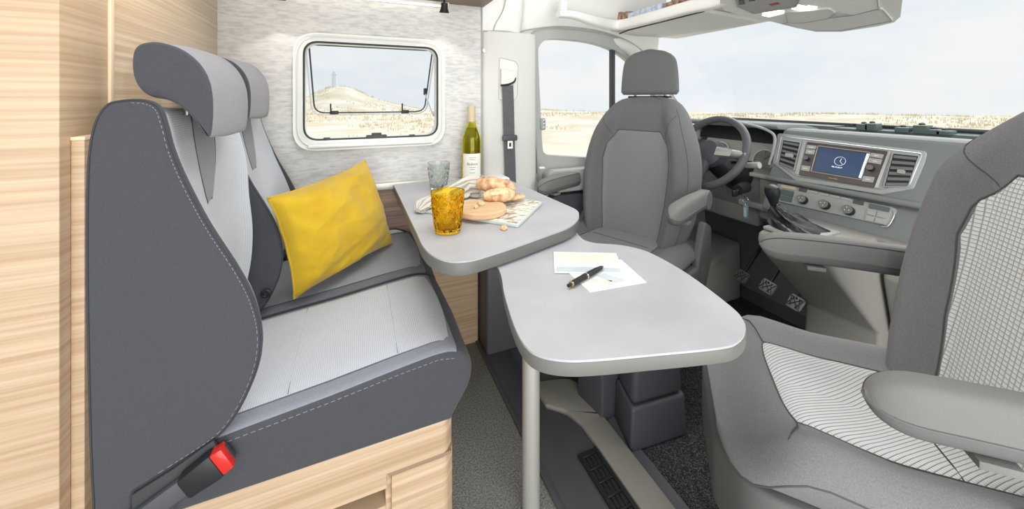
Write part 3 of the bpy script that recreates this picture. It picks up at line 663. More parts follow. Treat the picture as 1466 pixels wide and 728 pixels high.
for pxs, m_ in (([(1118.5, 263.5), (1139, 267.5), (1138, 272), (1118, 268)], 'cork'), ([(1118, 270), (1136.5, 274), (1134.5, 281.5), (1117, 277.5)], 'greenplastic'), ([(1117, 279), (1134, 282.5), (1132.5, 289), (1116.5, 286)], 'greenplastic'),
               ([(1245, 291), (1274, 297), (1272, 303), (1243.5, 297)], 'greenplastic'), ([(1242.5, 299), (1255, 302), (1253, 309), (1240.5, 306)], 'liner_gray'), ([(1256.5, 302.3), (1270, 305.3), (1268, 312.5), (1254.5, 309.3)], 'liner_gray'),
               ([(1240, 307.5), (1252.5, 310.2), (1250.5, 317), (1238, 314)], 'liner_gray'), ([(1254, 310.7), (1267, 313.7), (1265, 320.5), (1252, 317.3)], 'liner_gray')):
    dslab('switch', pxs, m_, .006, .010, cl, .001, 0, CX, CZ)
tube('trim_line', [tuple(v) for v in smoothline([tuple(Pd(*p, .007, CX, CZ)) for p in ((1279, 302), (1280, 308), (1276, 317), (1270, 324), (1262, 324))], 4)], .0018, 'silver', cl, 6)
box('lower_strip', (1.598, -.14, .581), (1.64, 1.0, .600), 'dashlower', da, .006)
box('tray_back', (1.70, -.14, .46), (1.86, .66, .575), 'darkplastic', da, .01)
gb = prism('glovebox', [(1.62, .50), (1.60, .475), (1.66, .27), (1.80, .24), (1.88, .50)], 'y', -.14, .655, 'dashlower', da, .012, 3)
# driver side lower panel, cluster
box('side_shelf', (1.675, 1.03, .705), (1.72, 1.58, .722), 'dashlight', da, .005)
box('knee_panel', (1.685, .905, .52), (1.72, 1.12, .705), 'dashlower', da, .012, seg=3)
box('knee_panel', (1.70, 1.13, .47), (1.76, 1.58, .60), 'dashlower', da, .012, seg=3)
box('light_strip', (1.665, 1.02, .565), (1.70, 1.20, .590), 'dashlight', da, .004)
icl = thing('instrument_cluster', 'round dials of the instrument cluster behind the steering wheel', 'gauges', (1.80, 1.25, .75))
fc = [(1.825, .775), (1.845, .905)]
mesh('hood_cavity_shade', [(1.829, 1.062, .846), (1.829, 1.55, .846), (1.856, 1.55, .93), (1.856, 1.062, .93)], [(0, 1, 2, 3)], 'blackplastic', icl)  # black sheet paints the shade in the hollow under the hood
mesh('cluster_face', [(1.79, 1.07, .755), (1.79, 1.50, .755), (1.829, 1.50, .846), (1.829, 1.07, .846)], [(0, 1, 2, 3)], 'dashlight', icl)
MG = Vector((-1, 0, .43)).normalized().to_track_quat('Z', 'Y').to_matrix()
for (x, y, r) in ((1094, 229, .052), (1031, 216, .052)):
    c = Pd(x, y, .006, 1.79, .755, .433)
    lathe('dial', [(0, .001), (r * .9, .001), (r * .92, .006), (r, .006), (r, -.004)], c, 'silver', icl, 32, axis=MG)
    lathe('dial_face', [(0, .002), (r * .89, .002)], c, 'button', icl, 32, axis=MG)
    tube('needle', [c + MG @ Vector((0, 0, .005)), c + MG @ Vector((r * .5, r * .5, .005))], .0014, 'redmat', icl, 4)
    for j in range(9):
        an = -.6 + j * .55; tube('tick', [c + MG @ Vector((r * .68 * math.cos(an), r * .68 * math.sin(an), .003)), c + MG @ Vector((r * .86 * math.cos(an), r * .86 * math.sin(an), .003))], .0010, 'blackplastic', icl, 4)
# steering column and wheel
wc = Vector((1.50, 1.225, .818)); wn = Vector((-.86, 0, .51)).normalized(); MW = wn.to_track_quat('Z', 'Y').to_matrix()
sw = thing('steering_wheel', 'dark grey steering wheel half hidden by the driver seat', 'steering wheel', tuple(wc)); R0 = .172
tube('rim', [wc + MW @ Vector((R0 * math.cos(a), R0 * math.sin(a), 0)) for a in [k * math.pi / 32 for k in range(64)]], .0165, 'steptrim', sw, 12, closed=True)
lathe('hub', [(0, .022), (.05, .018), (.068, .0), (.066, -.03), (.03, -.06)], wc, 'darkplastic', sw, 28, axis=MW)
u_ = MW.inverted() @ Vector((0, -1, .05)); u_.z = 0; u_.normalize(); v_ = Vector((-u_.y, u_.x, 0))
for s_ in (1, -1):
    a_, b_ = wc + MW @ (u_ * s_ * .05), wc + MW @ (u_ * s_ * .182)
    sp = tube('spoke', [a_, a_.lerp(b_, .5) , b_], [.026, .02, .016], 'silver', sw, 8)
    mesh('spoke_pad', [a_ + wn * .024 + MW @ (v_ * .02), a_ + wn * .024 - MW @ (v_ * .022), b_ - MW @ (u_ * s_ * .06) + wn * .019 - MW @ (v_ * .018), b_ - MW @ (u_ * s_ * .06) + wn * .019 + MW @ (v_ * .014)], [(0, 1, 2, 3)], 'dashlight', sp)
dn_ = MW.inverted() @ Vector((0, 0, -1)); dn_.z = 0; dn_.normalize()
tube('spoke', [wc + MW @ (dn_ * .05), wc + MW @ (dn_ * .182)], [.028, .018], 'darkplastic', sw, 8)
stc = thing('steering_column', 'black steering column shroud with stalk and ignition lock under the wheel', 'steering column', (1.62, 1.23, .70))
loft('shroud', [[wc + MW @ Vector((s * math.cos(a) * .9, s * math.sin(a), z)) for a in [k * math.pi / 8 for k in range(16)]] for s, z in ((.045, -.05), (.068, -.07), (.078, -.16), (.082, -.24))], 'blackplastic', stc)
a_ = wc + wn * -.09
tube('stalk', [a_ + Vector((0, -.05, 0)), a_ + Vector((-.012, -.12, .012)), P(1078, 238, X=1.55)], .007, 'blackplastic', stc, 8)
q = P(1080, 237, X=1.55); tube('stalk_end', [q + Vector((0, .035, -.004)), q + Vector((0, -.022, .006))], [.012, .014], 'dashlight', stc, 10)
kq = P(1056, 272, X=1.52); tube('ignition_lock', [kq + Vector((.09, .03, .0)), kq], [.026, .022], 'blackplastic', stc, 14)
ky_ = thing('ignition_key', 'ignition key with ring and small blue tag hanging from the lock', 'key', tuple(kq))
tube('key_blade', [kq, kq + Vector((-.022, -.008, -.006))], .0035, 'steel', ky_, 6)
box('key_head', kq + Vector((-.045, -.016, -.022)), kq + Vector((-.018, -.004, .004)), 'blackplastic', ky_, .004)
rc = P(1067, 286, X=1.47); tube('key_ring', [rc + Vector((0, .012 * math.cos(a), .013 * math.sin(a))) for a in [k * math.pi / 10 for k in range(20)]], .0013, 'chrome', ky_, 6, closed=True)
tc2 = P(1067.5, 303, X=1.47); tg = box('key_tag', tc2 - Vector((.003, .011, .029)), tc2 + Vector((.003, .011, .027)), 'keytag', ky_, .004)
box('tag_print', tc2 - Vector((.0036, .006, .020)), tc2 + Vector((-.0028, .006, .018)), 'dashlight', tg, 0)
tube('tag_cord', [rc - Vector((0, 0, .013)), tc2 + Vector((0, 0, .027))], .0015, 'chrome', ky_, 6)
# centre console, gear lever
cs = thing('gear_console', 'grey centre console carrying the gear lever below the dashboard', 'console', (1.5, .8, 0))
prism('console_body', [(1.345, .585), (1.335, .55), (1.37, .50), (1.62, .27), (1.60, .0), (1.9, .0), (1.9, .60), (1.62, .60)], 'y', .665, .895, 'dashlower', cs, .014, 3)
box('gaiter_frame', (1.36, .74, .588), (1.55, .888, .602), 'dashface', cs, .006)
gl = thing('gear_lever', 'black gear lever with pleated leather gaiter on the centre console', 'gear lever', (1.46, .80, .60))
kb = P(1106, 276, X=1.43); bc = Vector((1.452, .818, .60))
R_ = []
for j in range(9):
    t = j / 8; c = bc.lerp(Vector((kb.x + .01, kb.y - .005, kb.z - .045)), t ** .8); c.z = .60 + (kb.z - .045 - .60) * t
    hw = .062 * (1 - t) ** 1.2 + .013
    R_.append([c + Vector((math.copysign(abs(math.cos(a)) ** .7, math.cos(a)) * hw * 1.15, math.copysign(abs(math.sin(a)) ** .7, math.sin(a)) * hw, 0)) * (1 + .10 * math.sin(a * 7 + t * 5) * (1 - t) * t * 4) if False else c + Vector((math.copysign(abs(math.cos(a)) ** .7, math.cos(a)) * hw * 1.15, math.copysign(abs(math.sin(a)) ** .7, math.sin(a)) * hw, .004 * math.sin(a * 6 + t * 9))) + Vector((math.cos(a), math.sin(a), 0)) * (.012 * math.sin(a * 6 + t * 7) * math.sin(math.pi * t)) for a in [k * math.pi / 24 for k in range(48)]])
loft('gaiter', R_, 'leather', gl)
tube('collar', [kb + Vector((.012, -.006, -.055)), kb + Vector((.009, -.004, -.046))], .013, 'chrome', gl, 14)
lathe('gear_knob', [(.010, -.05), (.016, -.03), (.024, -.006), (.026, .010), (.021, .024), (.010, .031), (0, .032)], kb, 'blackplastic', gl, 24, axis=Ry(-.15))
# pedals
for (x, y, X_, nm, lb, w_) in ((1063, 396, 1.68, 'clutch_pedal', 'leftmost metal pedal, the clutch, in the driver footwell', .030), (1100, 411, 1.62, 'brake_pedal', 'middle metal pedal, the brake, in the driver footwell', .031), (1140, 434, 1.56, 'accelerator_pedal', 'rightmost metal pedal beside the centre console', .026)):
    c = P(x, y, X=X_); pd = thing(nm, lb, 'pedal', tuple(c), group='pedals'); M_ = Rz(-.25) @ Ry(math.radians(-52))
    box('pedal_arm', c + Vector((.01, -.006, 0)), c + Vector((.30, .006, .012)), 'blackplastic', pd, .003, R=(Ry(math.radians(-40)), c))
    def W_(x_, y_, z_): return c + M_ @ Vector((x_, y_, z_))
    o_ = roundpoly([(-.026, -w_), (.026, -w_ * 1.1), (.026, w_ * 1.1), (-.026, w_)], .01, 4); n = len(o_)
    mesh('pedal_pad', [W_(p[0], p[1], 0) for p in o_] + [W_(p[0], p[1], .008) for p in o_], [tuple(range(n)), tuple(range(2 * n - 1, n - 1, -1))] + [(i, (i + 1) % n, n + (i + 1) % n, n + i) for i in range(n)], 'steel', pd)
    for s_ in (-1, 1):
        for k in (-.03, 0, .03):
            tube('grip_rib', [W_(-.020, max(-w_, min(w_, k - s_ * .02)), .009), W_(.020, max(-w_, min(w_, k + s_ * .02)), .009)], .0018, 'rubber', pd, 4)
struct(prism('wall_footwell', [(1.92, -.02), (1.97, -.02), (2.18, .45), (2.14, .47)], 'y', -.15, 1.62, 'darkplastic', bevel=0))
struct(prism('trim_11', [(1.02, -.01), (1.90, -.01), (1.90, .30), (1.5, .16), (1.2, .10)], 'y', 1.35, 1.655, 'dashlower', bevel=.02, seg=3))
# cowl strip and fixings at the base of the windscreen
cw = thing('cowl_strip', 'dark green grey strip with clips along the base of the windscreen', 'trim', (2.1, .7, .91))
for y0, y1, z1 in ((1.0, 1.55, .936), (.55, 1.0, .930), (-.15, .55, .926)): box('cowl_panel', (2.03, y0 + .002, .89), (2.13, y1 - .002, z1), 'greenplastic', cw, .004)
box('cowl_rail', (2.13, -.15, .89), (2.15, 1.58, .948), 'steptrim', cw, .003)
for px in (1236, 1248, 1292, 1319, 1337, 1352):
    q = P(px, 196, X=2.04); hh = {1236: .018, 1248: .022, 1292: .012, 1319: .024, 1337: .010, 1352: .008}[px]
    cp = box('clip', (2.02, q.y - .024, .925), (2.07, q.y + .018, .935 + hh), 'greenplastic', cw, .004)
    lathe('stud', [(.010, .0), (.008, .008), (0, .012)], (2.045, q.y, .934 + hh), 'rubber', cp, 10)
tube('wiper_arm', [(2.08, .95, .945), (2.10, .3, .938), (2.10, -.1, .934)], .006, 'rubber', cw, 6)
# ------------------------------------------------------------------ bench: wooden base
bb = thing('bench_cabinet', 'light wood base with drawer front under the two bench seats', 'cabinet', (-.1, 1.15, 0))
fr = roundpoly([(-.385, .790), (.178, .790), (.196, .812), (.196, 1.548), (-.385, 1.548)], [0, .02, .02, 0, 0], 6)
prism('top_board', fr, 'z', .300, .372, 'wood', bb, .0015)
prism('fascia', [(-.384, .7905), (.056, .7905), (.056, .806), (-.384, .806)], 'z', .272, .3005, 'wood', bb, 0)
prism('bottom_board', [(-.384, .800), (.186, .800), (.186, 1.545), (-.384, 1.545)], 'z', 0, .012, 'wood', bb, 0)
box('front_panel', (.176, .84, .0), (.192, 1.546, .299), 'wood', bb, .001)
box('back_panel', (-.385, .80, .0), (-.372, 1.546, .299), 'wood', bb, .001)
box('divider', (.055, .80, .0), (.067, 1.5, .299), 'wood', bb, .001)
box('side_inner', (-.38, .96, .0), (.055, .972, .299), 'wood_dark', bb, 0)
box('shelf', (-.372, .796, .22), (.055, .96, .232), 'wood', bb, .001)
dd = prism('drawer_front', roundpoly([(.066, .788), (.178, .788), (.197, .812), (.197, .838), (.176, .838), (.066, .802)], [0, .02, .01, 0, 0, 0], 4), 'z', .012, .294, 'wood', bb, .001)
box('door_gap', (.060, .7905, .294), (.19, .799, .300), 'wood_dark', bb, 0)

# bench seats -------------------------------------------------------
side_px = [(138, 745), (131, 715), (126, 600), (122, 400), (123, 250), (131, 185), (148, 152), (170, 143), (205, 142), (228, 153), (238, 178), (248, 215), (268, 262), (300, 322), (338, 380), (362, 425), (374, 470), (373, 510), (362, 548), (340, 592), (310, 628), (250, 668), (204, 697), (191, 708), (190, 745)]
SP = [P(x, y, Y=.772) for x, y in side_px]; SP = [(q.x, q.z) for q in SP]
SPs0 = [(q.x, q.y) for q in smoothline([(a, b, 0) for a, b in SP], 4, True)]
fb = sorted([p for p in SPs0 if p[0] > -.30 and p[1] > .60], key=lambda p: p[1])
def xfront0(z): return interp(z, [(p[1], p[0]) for p in fb])
hp_px = [(181, 85), (186, 66), (203, 58), (228, 59), (258, 70), (282, 90), (296, 115), (301, 145), (300, 180), (296, 197), (286, 193), (272, 172), (255, 155), (235, 144), (208, 138), (192, 126), (183, 108)]
HP = [P(x, y, Y=.795) for x, y in hp_px]; HPs0 = [(q.x, q.y) for q in smoothline([(p.x, p.z, 0) for p in HP], 4, True)]
def scaled(pts, s, c=None, dx=0):
    c = c or (sum(p[0] for p in pts) / len(pts), sum(p[1] for p in pts) / len(pts))
    return [(c[0] + (p[0] - c[0]) * s + dx, c[1] + (p[1] - c[1]) * s) for p in pts]
def inset(pts, d):                                              # move the outline inwards by d metres
    n = len(pts); out = []; A = sum(pts[i][0] * pts[(i + 1) % n][1] - pts[(i + 1) % n][0] * pts[i][1] for i in range(n)); sg = 1 if A > 0 else -1
    for i in range(n):
        t = Vector(pts[(i + 1) % n]) - Vector(pts[i - 1]); t.normalize(); out.append((pts[i][0] - sg * t.y * d, pts[i][1] + sg * t.x * d))
    return out
def ztop(x):                                                    # cushion height along its depth
    return interp(x, [(-.34, .470), (-.22, .487), (-.05, .505), (.08, .522), (.16, .530), (.205, .522), (.228, .500), (.236, .470)])
def bench_seat(y0, label, light, gray, panel, near, DX=0.0, HZ=0.0):
    SPs = [(p[0] + DX, p[1]) for p in SPs0]; HPs = [(p[0] + DX, p[1] + HZ) for p in HPs0]; xfront = lambda z: xfront0(z) + DX
    W = .385; y1 = y0 + W
    s = thing('bench', label, 'seat', (-.1, (y0 + y1) / 2, .372), group='seats of the bench')
    # cushion
    tops = [(-.33, .468), (-.22, .487), (-.05, .505), (.08, .522), (.16, .530), (.20, .524), (.226, .503), (.235, .470), (.226, .435), (.20, .395), (.185, .374), (0, .374), (-.33, .374)]
    CP = [(q.x, q.y) for q in smoothline([(a, b, 0) for a, b in tops[:10]], 5)] + [(a, b) for a, b in tops[10:]]
    R_ = []
    for y, d in ((y0 + .000, .016), (y0 + .0010, .010), (y0 + .003, .006), (y0 + .007, .003), (y0 + .016, .0), (y0 + W / 2, -.004), (y1 - .03, 0), (y1 - .016, .002), (y1 - .006, .007), (y1 - .002, .012), (y1, .016)):
        R_.append([(p[0], y, max(p[1], .373)) for p in inset(CP, d)])
    nt_ = len(CP)
    def mfc(i, k):
        return 1 if (k < 25 and 2 <= i <= 7) and CP[k][0] < .205 else 0
    loft('cushion', R_, ['cloth_charcoal', gray], s, mf=mfc, ngon=True)
    def cfn(u, v):
        x = -.31 + (.510 - .012 * (2 * v - 1) ** 2) * u; y = y0 + .034 + (W - .068) * v
        e = min(1, 8 * min(u, 1 - u, v, 1 - v) + .0); return (x, y, ztop(x) + .0030 + .0022 * (e ** .4) + .004 * math.sin(math.pi * v)), (x, y)
    patch('seat_panel', cfn, 40, 24, panel, s)
    for xs in (-.12, .08):
        tube('seam', [(xs, y0 + .036 + (W - .072) * v / 12, ztop(xs) + .0042 + .004 * math.sin(math.pi * v / 12)) for v in range(13)], .0012, 'cloth_pad', s, 5)
    st = [(x, y0 + .0005, ztop(x) - .020) for x in [-.24 + .45 * i / 20 for i in range(21)]]
    if near:
        dash = [tube('stitch', [(st[0][0] + .0115 * i, y0 + .0005, ztop(st[0][0] + .0115 * i) - .0165), (st[0][0] + .0115 * i + .007, y0 + .0005, ztop(st[0][0] + .0115 * i + .007) - .0165)], .0009, 'thread', s, 4) for i in range(38)]
    tube('piping', [(x, y1 - .004, ztop(x) - .008) for x in [-.26 + .48 * i / 20 for i in range(21)]], .0045, 'piping', s, 6)
    # backrest: side panels + body
    yb = y0 - .004
    R_ = []
    for y, d in ((yb, .006), (yb + .003, .001), (yb + .006, 0), (yb + .010, 0), (yb + .013, .003)): R_.append([(p[0], y, p[1]) for p in inset(SPs, d)])
    loft('side_panel', R_, 'cloth_charcoal', s, ngon=True)
    ye = yb + W
    R_ = []
    for y, d in ((ye - .013, .003), (ye - .010, 0), (ye - .006, 0), (ye - .003, .001), (ye, .006)): R_.append([(p[0], y, p[1]) for p in inset(SPs, d)])
    if not near: loft('side_panel', R_, 'cloth_charcoal', s, ngon=True)
    fr_i = [i for i, p in enumerate(SPs) if p[1] > .62 and p[0] > xfront(max(.62, min(1.04, p[1]))) - .015 or p[1] > 1.04]
    pip = [(p[0], yb + .0015, p[1]) for p in inset(SPs, .0015)]
    tube('piping', pip, .0014, 'piping', s, 6, closed=True)
    if near:
        sti = inset(SPs, .0065); L_ = [Vector((p[0], yb - .0004, p[1])) for p in sti if p[0] > -.335 and p[1] > .455]
        for a_, b_ in zip(L_, L_[1:]):
            if (b_ - a_).length > .05: continue
            m = max(1, int((b_ - a_).length / .0065))
            for j in range(m): tube('stitch', [a_.lerp(b_, j / m), a_.lerp(b_, (j + .55) / m)], .0006, 'thread', s, 4)
    def body(y):
        t = (y - yb - .012) / (W - .024); c = .050 * math.sin(math.pi * max(0, min(1, t))) ** .6
        fr2 = (.100 if near else .02) * sstep(.10, .95, t)
        return [(p[0] - (c + fr2 * (1 - sstep(.60, 1.0, p[1]))) * sstep(-.34, -.20, p[0]), y, p[1] - (.01 + c * .2) * sstep(1.0, 1.06, p[1]) + .003) for p in inset(SPs, .001)]
    R_ = [body(yb + .0115 + (W - .023) * i / 24) for i in range(25)]
    bo = loft('backrest', R_, light, s, ngon=True); ul = bo.data.uv_layers.new(name='UVMap')
    for lp_ in bo.data.loops: v_ = bo.data.vertices[lp_.vertex_index].co; ul.data[lp_.index].uv = (v_.y, v_.z)
    ym = yb + W / 2
    def bp_(u, v):                                              # grey pad below the headrest
        z = .845 + .195 * v; hw = .046 + .012 * v - .024 * (1 - v) ** 4; y = ym + .004 + .012 * v + (2 * u - 1) * hw
        t = (y - yb - .012) / (W - .024); c = .050 * math.sin(math.pi * t) ** .6; x = xfront(z)
        x -= (c + (.100 if near else .02) * sstep(.10, .95, t) * (1 - sstep(.60, 1.0, z))) * sstep(-.34, -.20, x); e = min(1, 6 * min(u, 1 - u, v * 1.5)); return (x + .0045 * max(0, e) ** .5, y, z), (y, z)
    patch('neck_pad', bp_, 12, 16, 'cloth_pad', s)
    for sx in (-1, 1):
        tube('seam', [bp_(.5 + sx * .5, v / 10)[0] for v in range(11)], .0012, 'seam', s, 5)
    # headrest
    a, b = yb + .036, yb + .27; c = (sum(p[0] for p in HPs) / len(HPs), sum(p[1] for p in HPs) / len(HPs)); R_ = []
    for t, sc, dd_ in ((0, .80, .0045), (.0015, .93, .0022), (.004, .99, .0008), (.009, 1.0, 0), (.10, 1.0, -.006), (.20, 1.0, -.006), (.215, 1.0, 0), (.233, .99, .001), (.2375, .93, .003), (.240, .80, .005)):
        R_.append([(p[0], a + t, p[1]) for p in inset(HPs, dd_)])
    def mfh(i, k):
        return 1 if (2 <= i <= 7 and 6 <= k <= 42) else 0
    loft('headrest', R_, ['cloth_charcoal', 'cloth_pad'], s, mf=mfh, ngon=True)
    hs = inset(HPs, .006)
    tube('seam', [(p[0], a + .0010, p[1]) for p in hs[5:38]], .0010, 'seam', s, 5)
    for yy in (a + .09, a + .17): tube('post', [(-.30, yy, 1.03), (-.30, yy, 1.10)], .006, 'steel', s, 8)
    rb = P(381, 419, Y=1.160) if not near else Vector((-.17, yb - .001, .60))
    if not near: lathe('recline_button', [(.012, 0), (.012, .004), (.008, .006), (.006, .003), (0, .003)], rb, 'blackplastic', s, 20, axis=Rx(math.pi / 2))
    return s
bench_seat(.776, 'near bench seat with large charcoal side panel, empty, beside the aisle', 'cloth_light', 'cloth_bench_gray', 'cloth_light', True)
bench_seat(1.166, 'far bench seat beside the side window, with the yellow pillow on it', 'cloth_light', 'cloth_cushion', 'cloth_light_gray', False, -.030, .016)
# buckle
bk = thing('seat_belt_buckle', 'black seat belt buckle with red button beside the near bench cushion', 'buckle', tuple(P(300, 690, Y=.758)))
A_ = P(208, 745, Y=.752); B_ = P(262, 700, Y=.752); Cc = P(313, 664, Y=.750)
dv = (Cc - B_).normalized(); up_ = dv.cross(Vector((0, 1, 0))).normalized()
if up_.z < 0: up_ = -up_
def bq(name, s0, s1, h0, h1, y0_, y1_, m, par, bvl=.003):
    vs = []
    for yy in (y0_, y1_):
        vs += [B_ + dv * s0 - up_ * h0, B_ + dv * s0 + up_ * h0, B_ + dv * s1 + up_ * h1, B_ + dv * s1 - up_ * h1]
        for k in range(len(vs) - 4, len(vs)): vs[k] = Vector((vs[k].x, yy, vs[k].z))
    return bev(name, vs, [(0, 1, 2, 3), (7, 6, 5, 4), (0, 4, 5, 1), (1, 5, 6, 2), (2, 6, 7, 3), (3, 7, 4, 0)], m, par, bvl)
LB = (Cc - B_).length
bq('stalk', -.11, .012, .013, .015, .754, .766, 'darkplastic', bk, .002)
bq('housing', .0, LB - .002, .019, .024, .746, .770, 'blackplastic', bk, .005)
rbn = bq('release_button', LB - .004, LB + .014, .0215, .020, .748, .768, 'red', bk, .003)
bq('slot', LB + .0135, LB + .0150, .015, .015, .760, .766, 'rubber', rbn, 0)
wb = prism('bench_gap_shade', [tuple(P(x, y, Y=.768).xz) for x, y in ((190, 707), (250, 669), (306, 629), (312, 640), (306, 652), (262, 700), (240, 745), (190, 745))], 'y', .766, .771, 'rubber', None, 0); tag(wb, 'black sheet put in for the shaded gap below the side panel of the near bench seat', 'cover')  # flat black sheet stands in for the dark gap under the panel

# ------------------------------------------------------------------ yellow pillow
def pillow():
    tl, trr, br, bl = Vector((-.212, 1.125, .805)), Vector((.030, 1.455, .835)), Vector((.120, 1.405, .540)), Vector((-.158, 1.165, .515))
    c0 = (tl + trr + br + bl) / 4; nrm = (trr - bl).cross(tl - br).normalized()
    if nrm.dot(Vector((0, 0, ZC)) - c0) < 0: nrm = -nrm
    n = 44; V = []; Fc = []; U = []
    for sd_ in (1, -1):
        for j in range(n + 1):
            for i in range(n + 1):
                u, v = 2 * i / n - 1, 2 * j / n - 1
                k = 1 - .085 * (1 - abs(v) ** 2.5) * abs(u) ** 2; k2 = 1 - .075 * (1 - abs(u) ** 2.5) * abs(v) ** 2
                uu, vv = (u * k + 1) / 2, (v * k2 + 1) / 2
                p = tl.lerp(trr, uu).lerp(bl.lerp(br, uu), vv)
                h = ((1 - u * u) * (1 - v * v)); hh = .070 * h ** .42
                wr = .013 * noise.noise(Vector((u * 1.8 + 3 * sd_, v * 1.8, 1))) + .006 * (1 - abs(noise.noise(Vector((u * 2.6 + 7, v * 3.4, 3)))) * 5 if abs(noise.noise(Vector((u * 2.6 + 7, v * 3.4, 3)))) < .2 else 0) * .6 + .005 * math.sin((u * 6 + v * 9) + 3 * noise.noise(Vector((u * 1.5, v * 1.5, 5)))) * sstep(.2, 1, abs(v)) + .003 * math.sin(9 * (u - v) + 2 * noise.noise(Vector((u, v, 2)))) * sstep(.4, 1, abs(u))
                p = p + nrm * sd_ * (hh * (1.1 if sd_ > 0 else .7) + wr * min(1, h * 6))
                p += nrm * .008 * noise.noise(Vector((u * 2, v * 2, 8))) * (1 - min(1, h * 3))
                V.append(p)
    m_ = (n + 1) ** 2
    for s_ in (0, 1):
        for j in range(n):
            for i in range(n):
                a = s_ * m_ + j * (n + 1) + i; f = (a, a + 1, a + n + 2, a + n + 1); Fc.append(f if s_ == 0 else f[::-1])
    o = mesh('pillow', V, Fc, 'velvet', None, True); tag(o, 'mustard yellow velvet pillow leaning on the far bench seat', 'pillow')
    edge = [V[i] for i in range(n + 1)] + [V[(j) * (n + 1) + n] for j in range(1, n + 1)] + [V[n * (n + 1) + i] for i in range(n - 1, -1, -1)] + [V[j * (n + 1)] for j in range(n - 1, 0, -1)]
    tube('edge_seam', edge, .0028, 'velvet', o, 6, closed=True)
pillow()

# ------------------------------------------------------------------ table
tb = thing('table', 'grey laminate camper table with swivelled lower extension leaf and one round leg', 'table', (.37, .86, 0))
TZ = .72
ta = roundpoly([P(562, 262, Z=TZ).xy, P(606, 372, Z=TZ).xy + Vector((-.004, -.09)), P(842, 338, Z=TZ).xy + Vector((0, -.045)), (.592, 1.545), (.515, 1.566)], [0, .105, .085, .05, .01], 10)
tk = [P(x, y, Z=TZ).xy for x, y in ((598, 336), (604, 349), (614, 361), (630, 370), (650, 374), (675, 372), (700, 365), (740, 352), (785, 336), (812, 326), (825, 317), (829, 308), (825, 300), (806, 291))]
ta = [Vector((.136, 1.566))] + [Vector((q.x, q.y)) for q in smoothline([(a, b, 0) for a, b in tk], 4)] + [Vector((.590, 1.53)), Vector((.57, 1.56)), Vector((.50, 1.566))]
prism('tabletop', ta, 'z', TZ - .0035, TZ, 'laminate', tb, 0)
prism('edge_band', [tuple(q) for q in inset([tuple(q) for q in ta], -.0006)], 'z', TZ - .030, TZ - .0035, 'laminate_edge', tb, .0015)
ZB = .685
tbp = [P(x, y, Z=ZB).xy for x, y in ((714, 384), (722, 420), (736, 465), (752, 494), (772, 508), (805, 514.5), (850, 514), (940, 506), (1030, 497), (1056, 489), (1067, 474), (1064, 458), (1045, 437), (985, 392), (940, 366), (915, 356), (885, 350), (855, 348), (838, 344), (830, 338))]
tbp = [tuple(q) for q in tbp] + [(.575, .92), (.54, .99), (.34, 1.0), (.30, .93)]
tbp = [(q.x, q.y) for q in smoothline([(a, b, 0) for a, b in tbp], 4, True)]
el = prism('extension_leaf', tbp, 'z', ZB - .0035, ZB, 'laminate', tb, 0); el['label'] = 'lower swivelled extension leaf'
prism('leaf_edge_band', inset(tbp, -.0006), 'z', ZB - .024, ZB - .0035, 'laminate_edge', el, .0012)
lg = lathe('leg', [(.0225, 0), (.0225, .66)], (.415, .862, 0), 'alu', tb, 32)
lathe('swivel_plate', [(.055, .65), (.06, .66)], (.415, .862, 0), 'steptrim', tb, 24)

# ------------------------------------------------------------------ things on the table
bx_ = P(675, 257, Z=TZ); bc_ = (bx_.x, bx_.y, TZ)
wb_ = thing('wine_bottle', 'white wine bottle with cream label standing at the back of the table', 'bottle', bc_)
g = .0405
lathe('glass_body', [(.001, .008), (.030, .004), (g - .004, 0), (g, .006), (g, .168), (g - .003, .185), (.024, .220), (.0165, .240), (.0148, .258), (.0145, .300), (.0158, .302), (.0158, .308), (.0135, .309), (.0120, .306), (.0120, .258), (.0138, .240), (.021, .220), (g - .006, .184), (g - .003, .168), (g - .003, .010), (.001, .014)], bc_, 'glass_bottle', wb_, 40)
lathe('wine', [(.001, .0148), (g - .0036, .0115), (g - .0036, .166), (g - .0066, .182), (.0200, .219), (.001, .2195)], bc_, 'glass_bottle', wb_, 40)
lathe('cork_capsule', [(.0165, .246), (.0165, .309), (.0162, .312), (0, .3125)], bc_, 'cork', wb_, 28)
Vv = []; Ff = []
ac = math.atan2(-bc_[1], -bc_[0])
for j in range(2):
    for k in range(25):
        th = ac + .10 + math.radians(-62 + 124 * k / 24); Vv.append((bc_[0] + (g + .0006) * math.cos(th), bc_[1] + (g + .0006) * math.sin(th), TZ + (.018, .115)[j]))
for k in range(24): Ff.append((k, k + 1, 26 + k, 25 + k))
lab = mesh('paper_label', Vv, Ff, 'paper', wb_, True)
nrm = Vector((math.cos(ac + .1), math.sin(ac + .1), 0)); exx = Vector((0, 0, 1)).cross(nrm)
def curved(me_o):                                               # lay flat print onto the bottle's curve
    for v in me_o.data.vertices:
        q = v.co + OFF[top(me_o).name] - Vector(bc_); s_ = q.dot(exx); an = ac + .1 + s_ / g; z = q.z
        w_ = Vector(bc_) + Vector(((g + .0011) * math.cos(an), (g + .0011) * math.sin(an), z)); v.co = w_ - OFF[top(me_o).name]
ML = Matrix((exx, Vector((0, 0, 1)), nrm)).transposed()
t_ = text('lettering', 'Badoux', Vector(bc_) + nrm * g + Vector((0, 0, .073)), .015, 'ink', lab, ML); curved(t_)
